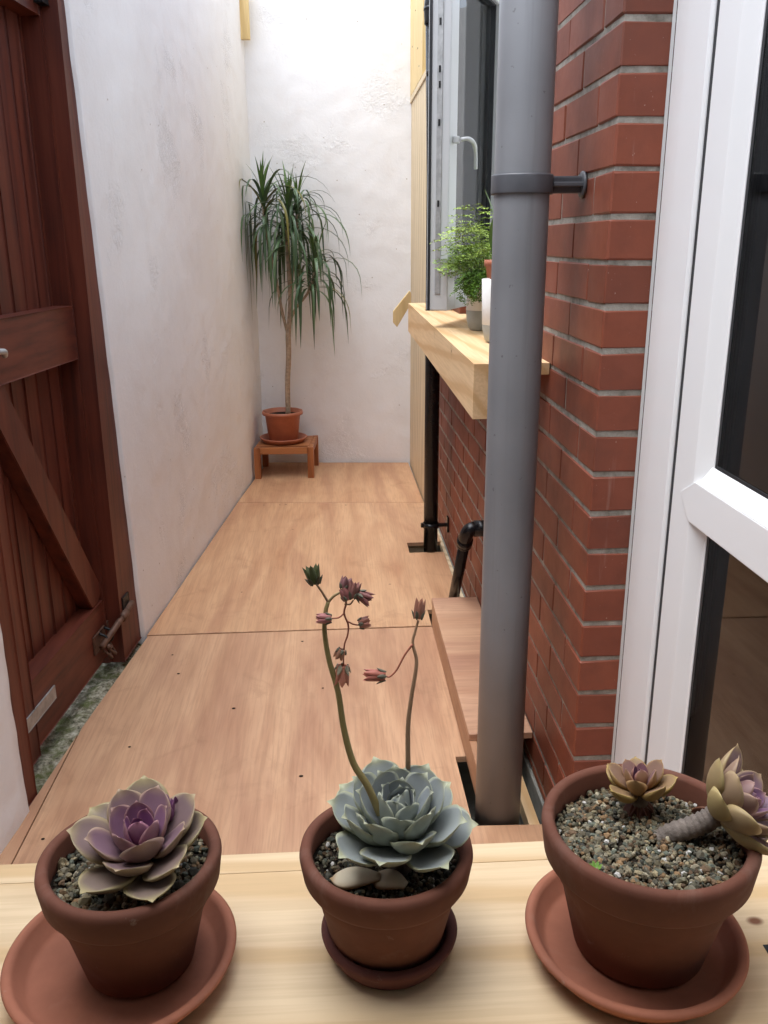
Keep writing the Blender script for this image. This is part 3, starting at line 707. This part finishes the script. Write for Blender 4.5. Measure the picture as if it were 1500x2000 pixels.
def strap_leaf(p0, az, el0, L, w, droop, tint):
    seg = 11; P = []; d = Vector((math.cos(az)*math.cos(el0), math.sin(az)*math.cos(el0), math.sin(el0))); p = Vector(p0); el = el0
    ds = L/seg; wob = random.uniform(-.08, .08)
    for i in range(seg+1):
        P.append((p.copy(), el)); f = (i+1)/seg
        el = max(-R(86), el-droop*ds*(.55+1.0*f)*max(.1, math.cos(el)+.32))
        az += wob/seg
        p = p+Vector((math.cos(az)*math.cos(el), math.sin(az)*math.cos(el), math.sin(el)))*ds
        mn = LX(p.y)+.016
        if p.x < mn: p.x = mn
        if p.y > 5.03: p.y = 5.03-random.uniform(0, .01)
    side = Vector((-math.sin(az), math.cos(az), 0)); me = bpy.data.meshes.new('leaf'); vs = []; fs = []; cs = []
    for i, (q, e) in enumerate(P):
        f = i/seg; ww = w*min(1, .55+2.5*f)*min(1, (1-f)*2.6+.04)
        nrm = Vector((-math.cos(az)*math.sin(e), -math.sin(az)*math.sin(e), math.cos(e)))
        vs += [q-side*ww/2+nrm*ww*.12, q-nrm*ww*.06, q+side*ww/2+nrm*ww*.12]
    for i in range(seg):
        for j in range(2): a = 3*i+j; fs.append((a, a+1, a+4, a+3))
    off = wloc(dr)
    me.from_pydata([v-off for v in vs], [], fs); at = me.color_attributes.new('Col', 'FLOAT_COLOR', 'POINT')
    for i in range(len(vs)):
        f = (i//3)/seg; k = .85+.3*(i % 3 == 1)
        c = [tint[q]*k*(1+.5*max(0, .25-f)) for q in range(3)]; at.data[i].color = (*c, 1)
    me.materials.append(dl_mat)
    for pl in me.polygons: pl.use_smooth = True
    o = link('leaf', me, None, dr); return o
rg = random.Random(21)
random.seed(5)
for hi, (path, rad) in enumerate(heads):
    c = catmull(path, 5); tube('branch', c, [rad*(1-.25*i/len(c)) for i in range(len(c))], 'bark', dr, 10)
    head = c[-1]; cnt = (52, 52, 40, 54)[hi]; axis = (c[-1]-c[-4]).normalized()
    for i in range(cnt):
        f = i/cnt              # 0 = youngest, top
        az = i*2.39996+rg.uniform(-.25, .25)
        if hi == 0 and math.cos(az) < -.3 and rg.random() < .35: az = math.pi-az
        el = R(86)-f**1.0*R(66)+rg.uniform(-.12, .12)
        L = (.19+.29*min(1, f*2.4))*rg.uniform(.75, 1.18)*(1.0 if hi < 2 else .86)
        droop = (1.6 if f < .14 else 6.5+5*f)*rg.uniform(.42, 1.45)*.40/L
        g = rg.random()
        tint = (.045+.05*g, .088+.065*g, .040+.028*g)
        if f < .15: tint = (.075, .14, .03)
        elif rg.random() < .06: tint = (.16, .15, .04)
        p0 = head+axis*(.05-.17*f)
        strap_leaf(p0, az, el, L, rg.uniform(.011, .017), droop, tint)

# ================================================================ SHELF PLANTS
random.seed(11)
def ceramic(x, y, r0, r1, h, label, band):
    o = lathe('white_pot', [(0, 0), (r0*.72, 0), (r0*.85, .006), (r0*.97, .03), (r0, band), (r0+.0008, band+.001), (r1, h), (r1-.004, h+.001), (r1-.006, h-.01), (0, h-.012)], 'white_ceramic', None, 48, (x, y, 1.0005))
    tag(o, label, 'pot')
    lathe('glazed_band', [(r0*.725, -.0004), (r0*.856, .0055), (r0*.976, .0295), (r0+.001, band)], 'grey_ceramic', o, 48, (x, y, 1.0005))
    return o
ceramic(.452, 2.64, .050, .049, .142, 'white ceramic pot with a grey foot holding the fern, farther of two', .058)
ceramic(.445, 2.30, .052, .056, .160, 'white ceramic pot on the shelf nearest the grey downpipe', .045)
bm = bmesh.new()
ti = lathe('nursery_pot', [(0, 0), (.032, 0), (.040, .055), (.044, .056), (.044, .072), (.041, .072), (.038, .05), (0, .05)], 'plastic_terracotta', None, 32, (.448, 2.36, 1.135))
tag(ti, 'small brown plastic nursery pot standing in the nearer white pot', 'pot')
def fronds(name, loc, n, label, L0, tintf, cat='fern', spread=1.0, rs=1, leaf=.011, bias=None, lim=None):
    rr = random.Random(rs); root = empty(name, loc, label, cat)
    for k in range(n):
        az = rr.uniform(0, 2*math.pi) if bias is None else bias[0]+rr.uniform(-bias[1], bias[1])
        el = R(rr.uniform(35, 80)); L = L0*rr.uniform(.7, 1.15); p = Vector((0, 0, 0)); seg = 14; me = bmesh.new(); lay = me.loops.layers.float_color.new('Col')
        pts = []
        for i in range(seg+1):
            pts.append(p.copy()); el -= R(rr.uniform(5, 11))*spread
            p = p+Vector((math.cos(az)*math.cos(el), math.sin(az)*math.cos(el), math.sin(el)))*L/seg
            w = p+Vector(loc)
            if w.z < 1.02 and lim: p.z = 1.02-loc[2]
            if lim:      # stay on the wall side of the open sash
                xl = SO.x+.03+max(0, (w.y-SO.y))*math.tan(TH_S)
                if w.y > SO.y-.03 and w.x < xl: p.x = xl-loc[0]
                if w.x > .59: p.x = .59-loc[0]
                if w.x < .372: p.x = .372-loc[0]
        t = tintf(rr)
        tube_bm(me, pts, [.0016*(1-.7*i/seg) for i in range(seg+1)], 5, True, (t[0]*.5, t[1]*.45, t[2]*.5), lay)
        for i in range(3, seg+1):
            d = (pts[i]-pts[i-1]).normalized(); sd_ = d.cross(Vector((0, 0, 1))).normalized()
            for sgn in (-1, 1):
                Lp = L*.30*math.sin(math.pi*min(1, (i-1)/seg*.85+.12))
                q = pts[i].copy(); dd = (sd_*sgn+d*.55+Vector((0, 0, rr.uniform(-.25, .15)))).normalized()
                m = max(2, int(Lp/leaf*1.5))
                for j in range(m):
                    q = q+dd*Lp/m; dd = (dd+Vector((0, 0, -.05))).normalized()
                    for s2 in (-1, 1):
                        a = dd.cross(Vector((rr.uniform(-.5, .5), rr.uniform(-.5, .5), 1))).normalized()*s2; sz = leaf*rr.uniform(.6, 1.15)
                        tip = q+(a*.9+dd*.5).normalized()*sz; b1 = q+a*sz*.45+dd*sz*.5; b2 = q+a*sz*.55-dd*sz*.22
                        up_v = Vector((0, 0, rr.uniform(-.2, .2)*sz))
                        f = me.faces.new([me.verts.new(v) for v in (q, b2+up_v, tip, b1+up_v)])
                        c = rr.uniform(.75, 1.25)
                        for lp in f.loops: lp[lay] = (t[0]*c, t[1]*c, t[2]*c, 1)
        m_ = bpy.data.meshes.new('frond'); me.to_mesh(m_); me.free(); link('frond', m_, 'fern_leaf', root)
    return root
def t1(r): g = r.random(); return (.19+.14*g, .31+.14*g, .05+.03*g)
def t2(r): g = r.random(); return (.07+.05*g, .15+.08*g, .02)
fronds('fern', (.452, 2.64, 1.135), 22, 'bright green lacy fern in the farther white pot on the shelf', .27, t1, spread=.6, rs=3, leaf=.010, lim=True)
fronds('trailing_fern', (.445, 2.55, 1.15), 12, 'darker green trailing fern hanging over the rim of the farther white pot', .13, t2, spread=1.7, rs=9, leaf=.009, bias=(R(200), 1.2), lim=True)
# broad upright leaf in the nursery pot
ru = empty('broad_leaf_plant', (.448, 2.36, 1.186), 'broad green leaf rising behind the grey downpipe', 'plant')
for az, L, w, lean in ((2.9, .19, .075, .25), (4.6, .16, .07, .4), (1.2, .17, .07, .35)):
    vs = []; fs = []; seg = 8
    for i in range(seg+1):
        f = i/seg; ww = w*math.sin(math.pi*min(1, f*.95+.03))**.8/2; r_ = lean*L*f*f; c0 = Vector((math.cos(az)*r_, math.sin(az)*r_, L*f)); s_ = Vector((-math.sin(az), math.cos(az), 0))
        vs += [c0-s_*ww+Vector((0, 0, .006)), c0, c0+s_*ww+Vector((0, 0, .006))]
    for i in range(seg):
        for j in range(2): a = 3*i+j; fs.append((a, a+1, a+4, a+3))
    me = bpy.data.meshes.new('leaf'); me.from_pydata(vs, [], fs); at = me.color_attributes.new('Col', 'FLOAT_COLOR', 'POINT')
    for i in range(len(vs)): at.data[i].color = (.09, .21, .035, 1)
    for p in me.polygons: p.use_smooth = True
    link('leaf', me, 'strap_leaf', ru)

# ================================================================ FOREGROUND
PZ = .725
plank = empty('pine_shelf', (0, .45, PZ), 'pale pine plank shelf holding the three succulent pots', 'shelf')
box('plank', (-.69, .298, PZ-.028), (.535, .6395, PZ), 'pine', plank, .0008)
box('plank', (-.69, .6397, PZ-.028), (.535, .6645, PZ+.0002), 'pine', plank, .0008)
box('bracket', (-.6, .302, PZ-.07), (.5, .34, PZ-.0285), 'pine', plank)
box('metal_plate', (.325, .50, PZ-.001), (.40, .531, PZ+.0006), 'dark_metal', plank, 0)

def clay_pot(x, y, z, rim, base, h, label, mat='terracotta', soilz=None, tilt=0):
    rb = h*.30   # collar height
    rs_ = base+(rim*.93-base)*(1-rb/h)
    prof = [(0, .0), (base-.003, 0), (base, .003), (rs_-.0005, h-rb-.003), (rs_+.001, h-rb), (rs_+(rim-rs_)*.55, h-rb+.002), (rim*.965, h-rb+.006), (rim, h-.006), (rim-.0008, h-.002), (rim-.003, h), (rim-.007, h), (rim-.0095, h-.003), (rim*.90, h-rb), (base*.9, .015), (0, .012)]
    o = lathe('clay_pot', prof, mat, None, 96, (x, y, z)); tag(o, label, 'pot'); return o
def clay_saucer(x, y, z, r, h, label, mat='terracotta_pale'):
    prof = [(0, 0), (r*.80, 0), (r*.83, .002), (r*.985, h-.004), (r, h-.001), (r-.002, h+.001), (r-.006, h+.001), (r-.0085, h-.002), (r*.83, .009), (r*.78, .007), (0, .0065)]
    o = lathe('clay_saucer', prof, mat, None, 96, (x, y, z)); tag(o, label, 'saucer'); return o
ZS = PZ+.0006
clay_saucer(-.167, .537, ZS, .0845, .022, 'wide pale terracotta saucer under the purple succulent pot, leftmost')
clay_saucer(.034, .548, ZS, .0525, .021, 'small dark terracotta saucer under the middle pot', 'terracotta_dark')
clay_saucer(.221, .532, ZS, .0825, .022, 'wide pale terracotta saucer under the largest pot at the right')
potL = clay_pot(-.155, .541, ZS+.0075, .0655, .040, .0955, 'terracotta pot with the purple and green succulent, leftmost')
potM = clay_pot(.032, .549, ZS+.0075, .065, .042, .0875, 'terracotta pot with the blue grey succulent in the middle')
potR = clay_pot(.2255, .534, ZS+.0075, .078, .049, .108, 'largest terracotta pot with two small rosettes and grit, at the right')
STONES = [(.21, .19, .155), (.15, .145, .13), (.30, .265, .20), (.24, .16, .10), (.13, .155, .15), (.36, .34, .30), (.16, .11, .08), (.09, .09, .085), (.23, .21, .16), (.18, .18, .15)]
def gravel(pot, r, z, n, size, seed, bright=1.0, mound=.004):
    rr = random.Random(seed); ico = bmesh.new(); bmesh.ops.create_icosphere(ico, subdivisions=1, radius=1)
    V = [v.co.copy() for v in ico.verts]; F = [[v.index for v in f.verts] for f in ico.faces]; ico.free()
    vs = []; fs = []; cs = []
    for i in range(n):
        a = rr.uniform(0, 2*math.pi); q = math.sqrt(rr.random())*r; s_ = size*rr.uniform(.4, 1.3)
        if rr.random() < .09: s_ *= 1.55
        c = Vector((q*math.cos(a), q*math.sin(a), z+mound*noise.noise(Vector((q*math.cos(a)*40, q*math.sin(a)*40, seed)))+rr.uniform(-.5, .35)*s_))
        rot = Matrix.Rotation(rr.uniform(0, 6.28), 3, Vector((rr.uniform(-1, 1), rr.uniform(-1, 1), rr.uniform(-1, 1))).normalized())
        sc = Vector((rr.uniform(.7, 1.25), rr.uniform(.6, 1.1), rr.uniform(.5, .9)))
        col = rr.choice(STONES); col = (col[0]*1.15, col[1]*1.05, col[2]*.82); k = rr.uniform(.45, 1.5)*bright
        if rr.random() < .03: col, k = (.6, .57, .52), 1
        b = len(vs)
        for v in V: vs.append(c+rot @ Vector((v.x*sc.x, v.y*sc.y, v.z*sc.z))*s_*(1+rr.uniform(-.16, .16))); cs.append((col[0]*k, col[1]*k, col[2]*k, 1))
        fs += [[b+j for j in f] for f in F]
    me = bpy.data.meshes.new('gravel'); me.from_pydata(vs, [], fs); at = me.color_attributes.new('Col', 'FLOAT_COLOR', 'POINT')
    at.data.foreach_set('color', np.array(cs, dtype=np.float32).ravel())
    o = link('gravel', me, 'gravel_stone', pot); kind(o, 'stuff')
    lathe('soil', [(r+.004, z-.0035), (0, z-.003)], 'soil', pot, 40, tuple(wloc(pot)))
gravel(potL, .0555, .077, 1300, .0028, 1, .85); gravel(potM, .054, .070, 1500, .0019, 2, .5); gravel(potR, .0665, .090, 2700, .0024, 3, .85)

# ---- succulent leaves
def sleaf(name, parent, M4, L, Wd, T, cup, bend, cin, crim, spat=.62, tip=1.0, mucro=.04, edge_w=.16, twist=0, wav=0.0, back=None):
    NU, NV = 18, 10; vs = []; cs = []; fs = []; back = back or cin
    for i in range(NU+1):
        u = 1-(1-i/NU)**1.5
        # spatulate outline
        if u < spat: w = .34+.66*math.sin(math.pi/2*u/spat)**1.15
        else: w = max(0, 1-((u-spat)/(1-spat))**(2.0*tip))**.62
        w = max(w, .004)*Wd/2
        th = T*(.75+.35*math.sin(math.pi*min(1, u*1.1)))*(1-u**6*.97)
        ang = bend*(u**1.35); cx = L*(u-.12*abs(bend)*u*u*.5); cz = L*math.sin(ang)*u*.62
        if i == NU: cx += L*mucro
        loop = []
        for sgn in (1, -1):
            rng = range(NV+1) if sgn == 1 else range(NV-1, 0, -1)
            for j in rng:
                v = -1+2*j/NV; y = v*w
                zz = cz+cup*Wd*(abs(v)**1.9)*min(1, u*1.6)*(1-.2*u)*min(1, w*2/Wd*1.15)+wav*Wd*math.sin(u*9+v*3)*abs(v)*w*2/Wd
                t_ = th*math.sqrt(max(0, 1-v*v))*.5
                zz += t_*(.55 if sgn == 1 else -1.45)
                vs.append(Vector((cx, y, zz)))
                e = max((abs(v)-(1-edge_w*1.6))/(edge_w*1.6), (u-(1-edge_w*.8))/(edge_w*.8), 0); e = min(1, e)**1.2
                core_ = cin if sgn == 1 else back
                cs.append([core_[q]*(1-e)+crim[q]*e for q in range(3)]+[1])
    K = 2*NV
    for i in range(NU):
        for j in range(K): a = i*K+j; b = i*K+(j+1) % K; fs.append((a, b, b+K, a+K))
    fs.append(tuple(range(K))[::-1]); fs.append(tuple(NU*K+j for j in range(K)))
    me = bpy.data.meshes.new(name); me.from_pydata([M4 @ v for v in vs], [], fs)
    at = me.color_attributes.new('Col', 'FLOAT_COLOR', 'POINT'); at.data.foreach_set('color', np.array(cs, dtype=np.float32).ravel())
    for p in me.polygons: p.use_smooth = True
    return link(name, me, 'succulent', parent)
def lerp3(a, b, t): t = max(0, min(1, t)); return tuple(x+(y-x)*t for x, y in zip(a, b))
def rosette(parent, off, tilt, n, Lmax, Lmin, wr, el_in, el_out, cols, rims, backs, seed, T=.16, cup=.10, bend=.6, spat=.62, tip=1.0, az0=0, core_h=.012, f0=0.02, mucro=.05, wav=0, edge_w=.16):
    """leaves on a golden-angle spiral; parent origin = world place of the plant base"""
    rr = random.Random(seed); base = Matrix.Translation(off) @ tilt
    for i in range(n):
        f = i/(n-1); g = f**.8
        az = az0+i*2.39996+rr.uniform(-.1, .1)
        el = el_in+(el_out-el_in)*g**.9+rr.uniform(-.06, .06)
        L = (Lmin+(Lmax-Lmin)*min(1, g*1.35))*rr.uniform(.92, 1.06)
        M4 = base @ Matrix.Rotation(az, 4, 'Z') @ Matrix.Translation((.002+.003*f, 0, core_h*(1-g))) @ Matrix.Rotation(-el, 4, 'Y') @ Matrix.Rotation(rr.uniform(-.12, .12), 4, 'X')
        c = lerp3(cols[0], cols[1], (g-.1)*1.3); rm = lerp3(rims[0], rims[1], (g-.1)*1.3); bk = lerp3(backs[0], backs[1], g)
        k = rr.uniform(.88, 1.1); c = tuple(x*k for x in c)
        sleaf('leaf', parent, M4, L, L*wr*rr.uniform(.92, 1.06), L*T, cup*rr.uniform(.7, 1.2), bend*(1-.55*f)*rr.uniform(.8, 1.2), c, rm, spat, tip, mucro, edge_w, 0, wav, bk)

# left: purple and olive rosette
sL = empty('succulent', (-.147, .541, ZS+.0075+.080), 'purple and olive green rosette succulent in the leftmost pot', 'succulent')
rosette(sL, (.004, -.002, .012), Matrix.Rotation(R(12), 4, 'X') @ Matrix.Rotation(R(-3), 4, 'Y'), 24, .0495, .015, .72, R(74), R(10),
        [(.26, .095, .25), (.22, .16, .13)], [(.42, .18, .25), (.44, .36, .18)], [(.27, .12, .19), (.30, .24, .125)], 4, T=.17, cup=.13, bend=.60, spat=.62, tip=.95, core_h=.020, mucro=.05, edge_w=.2)
# crested cluster of thin young leaves at the back
rr = random.Random(5)
for i in range(16):
    M4 = Matrix.Translation((.016+rr.uniform(-.008, .008), .016+rr.uniform(-.004, .005), .030)) @ Matrix.Rotation(rr.uniform(0, 6.28), 4, 'Z') @ Matrix.Rotation(-R(rr.uniform(58, 88)), 4, 'Y')
    sleaf('leaf', sL, M4, rr.uniform(.014, .021), .0042, .003, .05, .2, (.21, .08, .19), (.33, .14, .27))
tube('stem', [wloc(sL)+Vector((.002, -.003, -.012)), wloc(sL)+Vector((.002, -.004, .014))], [.007, .009], 'old_stem', sL, 12)

# middle: blue grey rosette with two flower stalks
sM = empty('succulent', (.040, .549, ZS+.0075+.073), 'blue grey rosette succulent with two flower stalks in the middle pot', 'succulent')
rosette(sM, (.000, -.002, .018), Matrix.Rotation(R(11), 4, 'X') @ Matrix.Rotation(R(2), 4, 'Y'), 36, .0505, .015, .70, R(80), R(4),
        [(.33, .355, .39), (.33, .355, .34)], [(.43, .45, .36), (.46, .46, .29)], [(.27, .30, .29), (.29, .31, .225)], 8, T=.16, cup=.22, bend=.95, spat=.72, tip=1.1, core_h=.026, mucro=.08, wav=.035, edge_w=.12)
for x, y, rz, L in ((-.014, -.024, 3.0, .036), (.004, -.034, 2.5, .028)):
    M4 = Matrix.Translation((x, y, .004)) @ Matrix.Rotation(rz, 4, 'Z') @ Matrix.Rotation(R(-4), 4, 'Y') @ Matrix.Rotation(math.pi*.96, 4, 'X')
    o = sleaf('dead_leaf', sM, M4, L, .021, .004, .12, .3, (.60, .50, .34), (.44, .27, .13), back=(.66, .57, .41))
    o['label'] = 'pale shed leaf lying on the grit'
tube('stem', [wloc(sM)+Vector((.003, -.004, -.012)), wloc(sM)+Vector((.004, -.006, .02))], [.008, .010], 'old_stem', sM, 12)
# flower stalks are drawn in a plane that leans back from the rosette
CAMP = Vector((0, 0, 1.25))
def at(px, py, ydepth):        # a point of the stalk layout (photo pixels) on the upright plane y = ydepth
    d = fw+rt*((px-750)/1700)-up*((py-1000)/1700); t = ydepth/d.y; return CAMP+d*t
def stalk(pts, y0, y1, r0, r1, c0):
    P = [at(x, y, y0+(y1-y0)*i/(len(pts)-1)) for i, (x, y) in enumerate(pts)]
    c = catmull(P, 5); o = tube('stalk', c, [.78*(r0+(r1-r0)*i/(len(c)-1)) for i in range(len(c))], 'petal', sM, 10, True, c0); return P
GR = (.28, .22, .085); TN = (.40, .25, .15); RD = (.45, .16, .10)
YA, YB = .545, .575
stalk([(742, 1590), (718, 1535), (690, 1490), (672, 1425), (660, 1350), (643, 1290), (634, 1235), (636, 1195), (641, 1176)], YA-.012, YA+.01, .0036, .0017, GR)
stalk([(641, 1176), (628, 1155), (617, 1140)], YA+.01, YA+.01, .0012, .0009, TN)
stalk([(641, 1176), (652, 1164), (664, 1157), (672, 1150)], YA+.01, YA+.01, .0014, .0010, (.40, .30, .15))
stalk([(673, 1160), (676, 1178), (672, 1198), (680, 1220), (679, 1240), (673, 1258), (671, 1285), (671, 1300)], YA+.008, YA+.004, .0010, .0007, RD)
stalk([(672, 1198), (662, 1206), (648, 1208)], YA+.007, YA+.004, .0008, .0007, RD)
stalk([(680, 1214), (690, 1219), (702, 1221)], YA+.007, YA+.004, .0008, .0007, RD)
stalk([(673, 1180), (684, 1180), (690, 1172)], YA+.007, YA+.004, .0008, .0007, TN)
stalk([(797, 1500), (797, 1420), (803, 1365), (812, 1310), (813, 1285), (806, 1256), (812, 1230), (817, 1212)], YB, YB+.01, .0026, .0011, TN)
stalk([(806, 1258), (790, 1280), (775, 1308), (762, 1321), (752, 1321)], YB+.006, YB+.004, .0011, .0008, RD)
def flower(px, py, ydep, dx, dy, L, r, cin, csep, open_=.25, n=5):
    open_ *= .55
    """bell flower: five petals and a small green calyx, pointing along (dx, dy) in the upright plane"""
    p = at(px, py, ydep); d = (rt*dx-up*dy+fw*random.uniform(-.15, .15)).normalized(); q = d.to_track_quat('X', 'Z').to_matrix().to_4x4()
    root = None
    for k in range(n):
        M4 = Matrix.Translation(p-wloc(sM)) @ q @ Matrix.Rotation(k*2*math.pi/n, 4, 'X') @ Matrix.Translation((0, 0, -r*.8)) @ Matrix.Rotation(open_*.5, 4, 'Y')
        sleaf('petal', sM, M4, L, r*1.5, .0014, .25, -.35*open_*3, cin, tuple(x*1.1 for x in cin), .45, .9, .05)
        M5 = Matrix.Translation(p-wloc(sM)) @ q @ Matrix.Rotation((k+.5)*2*math.pi/n, 4, 'X') @ Matrix.Translation((-L*.04, 0, -r*.85)) @ Matrix.Rotation(open_*1.3+.12, 4, 'Y')
        sleaf('sepal', sM, M5, L*.5, r*.9, .0011, .15, -.3, csep, csep, .35, .9, .05)
GRN = (.075, .085, .03); PK = (.26, .12, .12); OR = (.52, .20, .13); CAL = (.14, .13, .09)
flower(616, 1141, YA+.01, -.25, -1, .0135, .0036, GRN, (.07, .06, .03), .38)
flower(671, 1150, YA+.008, .35, -1, .0085, .0030, PK, CAL, .25)
flower(676, 1168, YA+.006, .1, -.4, .0075, .0032, (.28, .09, .09), CAL, .4)
flower(688, 1168, YA+.004, .2, -1, .0115, .0028, (.30, .13, .11), CAL, .3)
flower(700, 1160, YA+.004, 1, .55, .0105, .0030, (.24, .09, .08), CAL, .45)
flower(680, 1172, YA+.004, -.3, -.8, .009, .0030, (.30, .11, .10), CAL, .2)
flower(647, 1208, YA+.003, -1, 0, .0105, .0028, (.42, .16, .15), CAL, .15)
flower(701, 1219, YA+.003, .9, -.25, .008, .0032, (.42, .17, .12), CAL, .25)
flower(668, 1268, YA+.003, -.3, .7, .0075, .0030, (.38, .18, .11), CAL, .25)
flower(670, 1299, YA+.003, -.1, 1, .0145, .0042, OR, (.30, .26, .18), .22)
flower(752, 1320, YB+.004, -1, -.05, .016, .0038, (.40, .13, .09), CAL, .14)
flower(817, 1208, YB+.01, .1, -1, .0145, .0034, (.33, .14, .09), CAL, .12)

# right: small rosette, thick bent stem, larger rosette leaning over the rim
zR = ZS+.0075+.090
sR1 = empty('succulent', (.232, .578, zR), 'small yellow and purple rosette at the back of the largest pot', 'succulent')
rosette(sR1, (0, -.006, .014), Matrix.Rotation(R(-2), 4, 'X') @ Matrix.Rotation(R(-6), 4, 'Y'), 15, .027, .011, .70, R(76), R(18),
        [(.20, .085, .15), (.29, .18, .09)], [(.34, .15, .15), (.42, .29, .09)], [(.28, .14, .10), (.36, .23, .06)], 14, T=.26, cup=.12, bend=.5, tip=.85, core_h=.012)
tube('stem', [Vector((.232, .572, zR-.006)), Vector((.232, .572, zR+.016))], [.006, .007], 'old_stem', sR1, 10)
for k in range(5):
    a = R(200+k*35); M4 = Matrix.Translation((0, -.006, .010)) @ Matrix.Rotation(a, 4, 'Z') @ Matrix.Rotation(R(35), 4, 'Y')
    sleaf('dead_leaf', sR1, M4, .018, .010, .0012, .2, -.3, (.12, .04, .025), (.16, .06, .035))
sR2 = empty('succulent', (.232, .520, zR), 'larger yellow edged purple rosette on a bare grey stem leaning over the largest pot', 'succulent')
P0 = Vector((.237, .540, zR-.004)); 
stemP = catmull([P0, P0+Vector((.010, -.002, .008)), P0+Vector((.022, -.005, .015)), P0+Vector((.032, -.007, .022)), P0+Vector((.040, -.008, .029))], 8)
tube('stem', stemP, [.0078+.0007*math.sin(i*2.1) for i in range(len(stemP))], 'old_stem', sR2, 14)
hd = stemP[-1]
tl = Vector((.60, -.22, .55)).normalized().to_track_quat('Z', 'Y').to_matrix().to_4x4()
rosette(sR2, hd-wloc(sR2), tl, 24, .043, .014, .64, R(80), R(16),
        [(.19, .085, .19), (.24, .15, .15)], [(.36, .18, .22), (.48, .37, .16)], [(.22, .10, .16), (.38, .28, .12)], 17, T=.20, cup=.13, bend=.45, tip=.85, core_h=.014)
for k in range(5):
    a = rr.uniform(0, 6.28); M4 = Matrix.Translation(hd-wloc(sR2)) @ tl @ Matrix.Rotation(a, 4, 'Z') @ Matrix.Rotation(R(55), 4, 'Y')
    sleaf('dead_leaf', sR2, M4, .022, .010, .0012, .2, -.3, (.14, .05, .03), (.2, .08, .04))
sd_ = empty('seedling', (.178, .505, zR+.002), 'tiny bright green seedling in the grit of the largest pot', 'seedling')
for k in range(7):
    M4 = Matrix.Rotation(k*.9, 4, 'Z') @ Matrix.Rotation(-R(35), 4, 'Y'); sleaf('leaf', sd_, M4, .006, .0025, .0008, .1, .2, (.16, .30, .05), (.25, .4, .1))
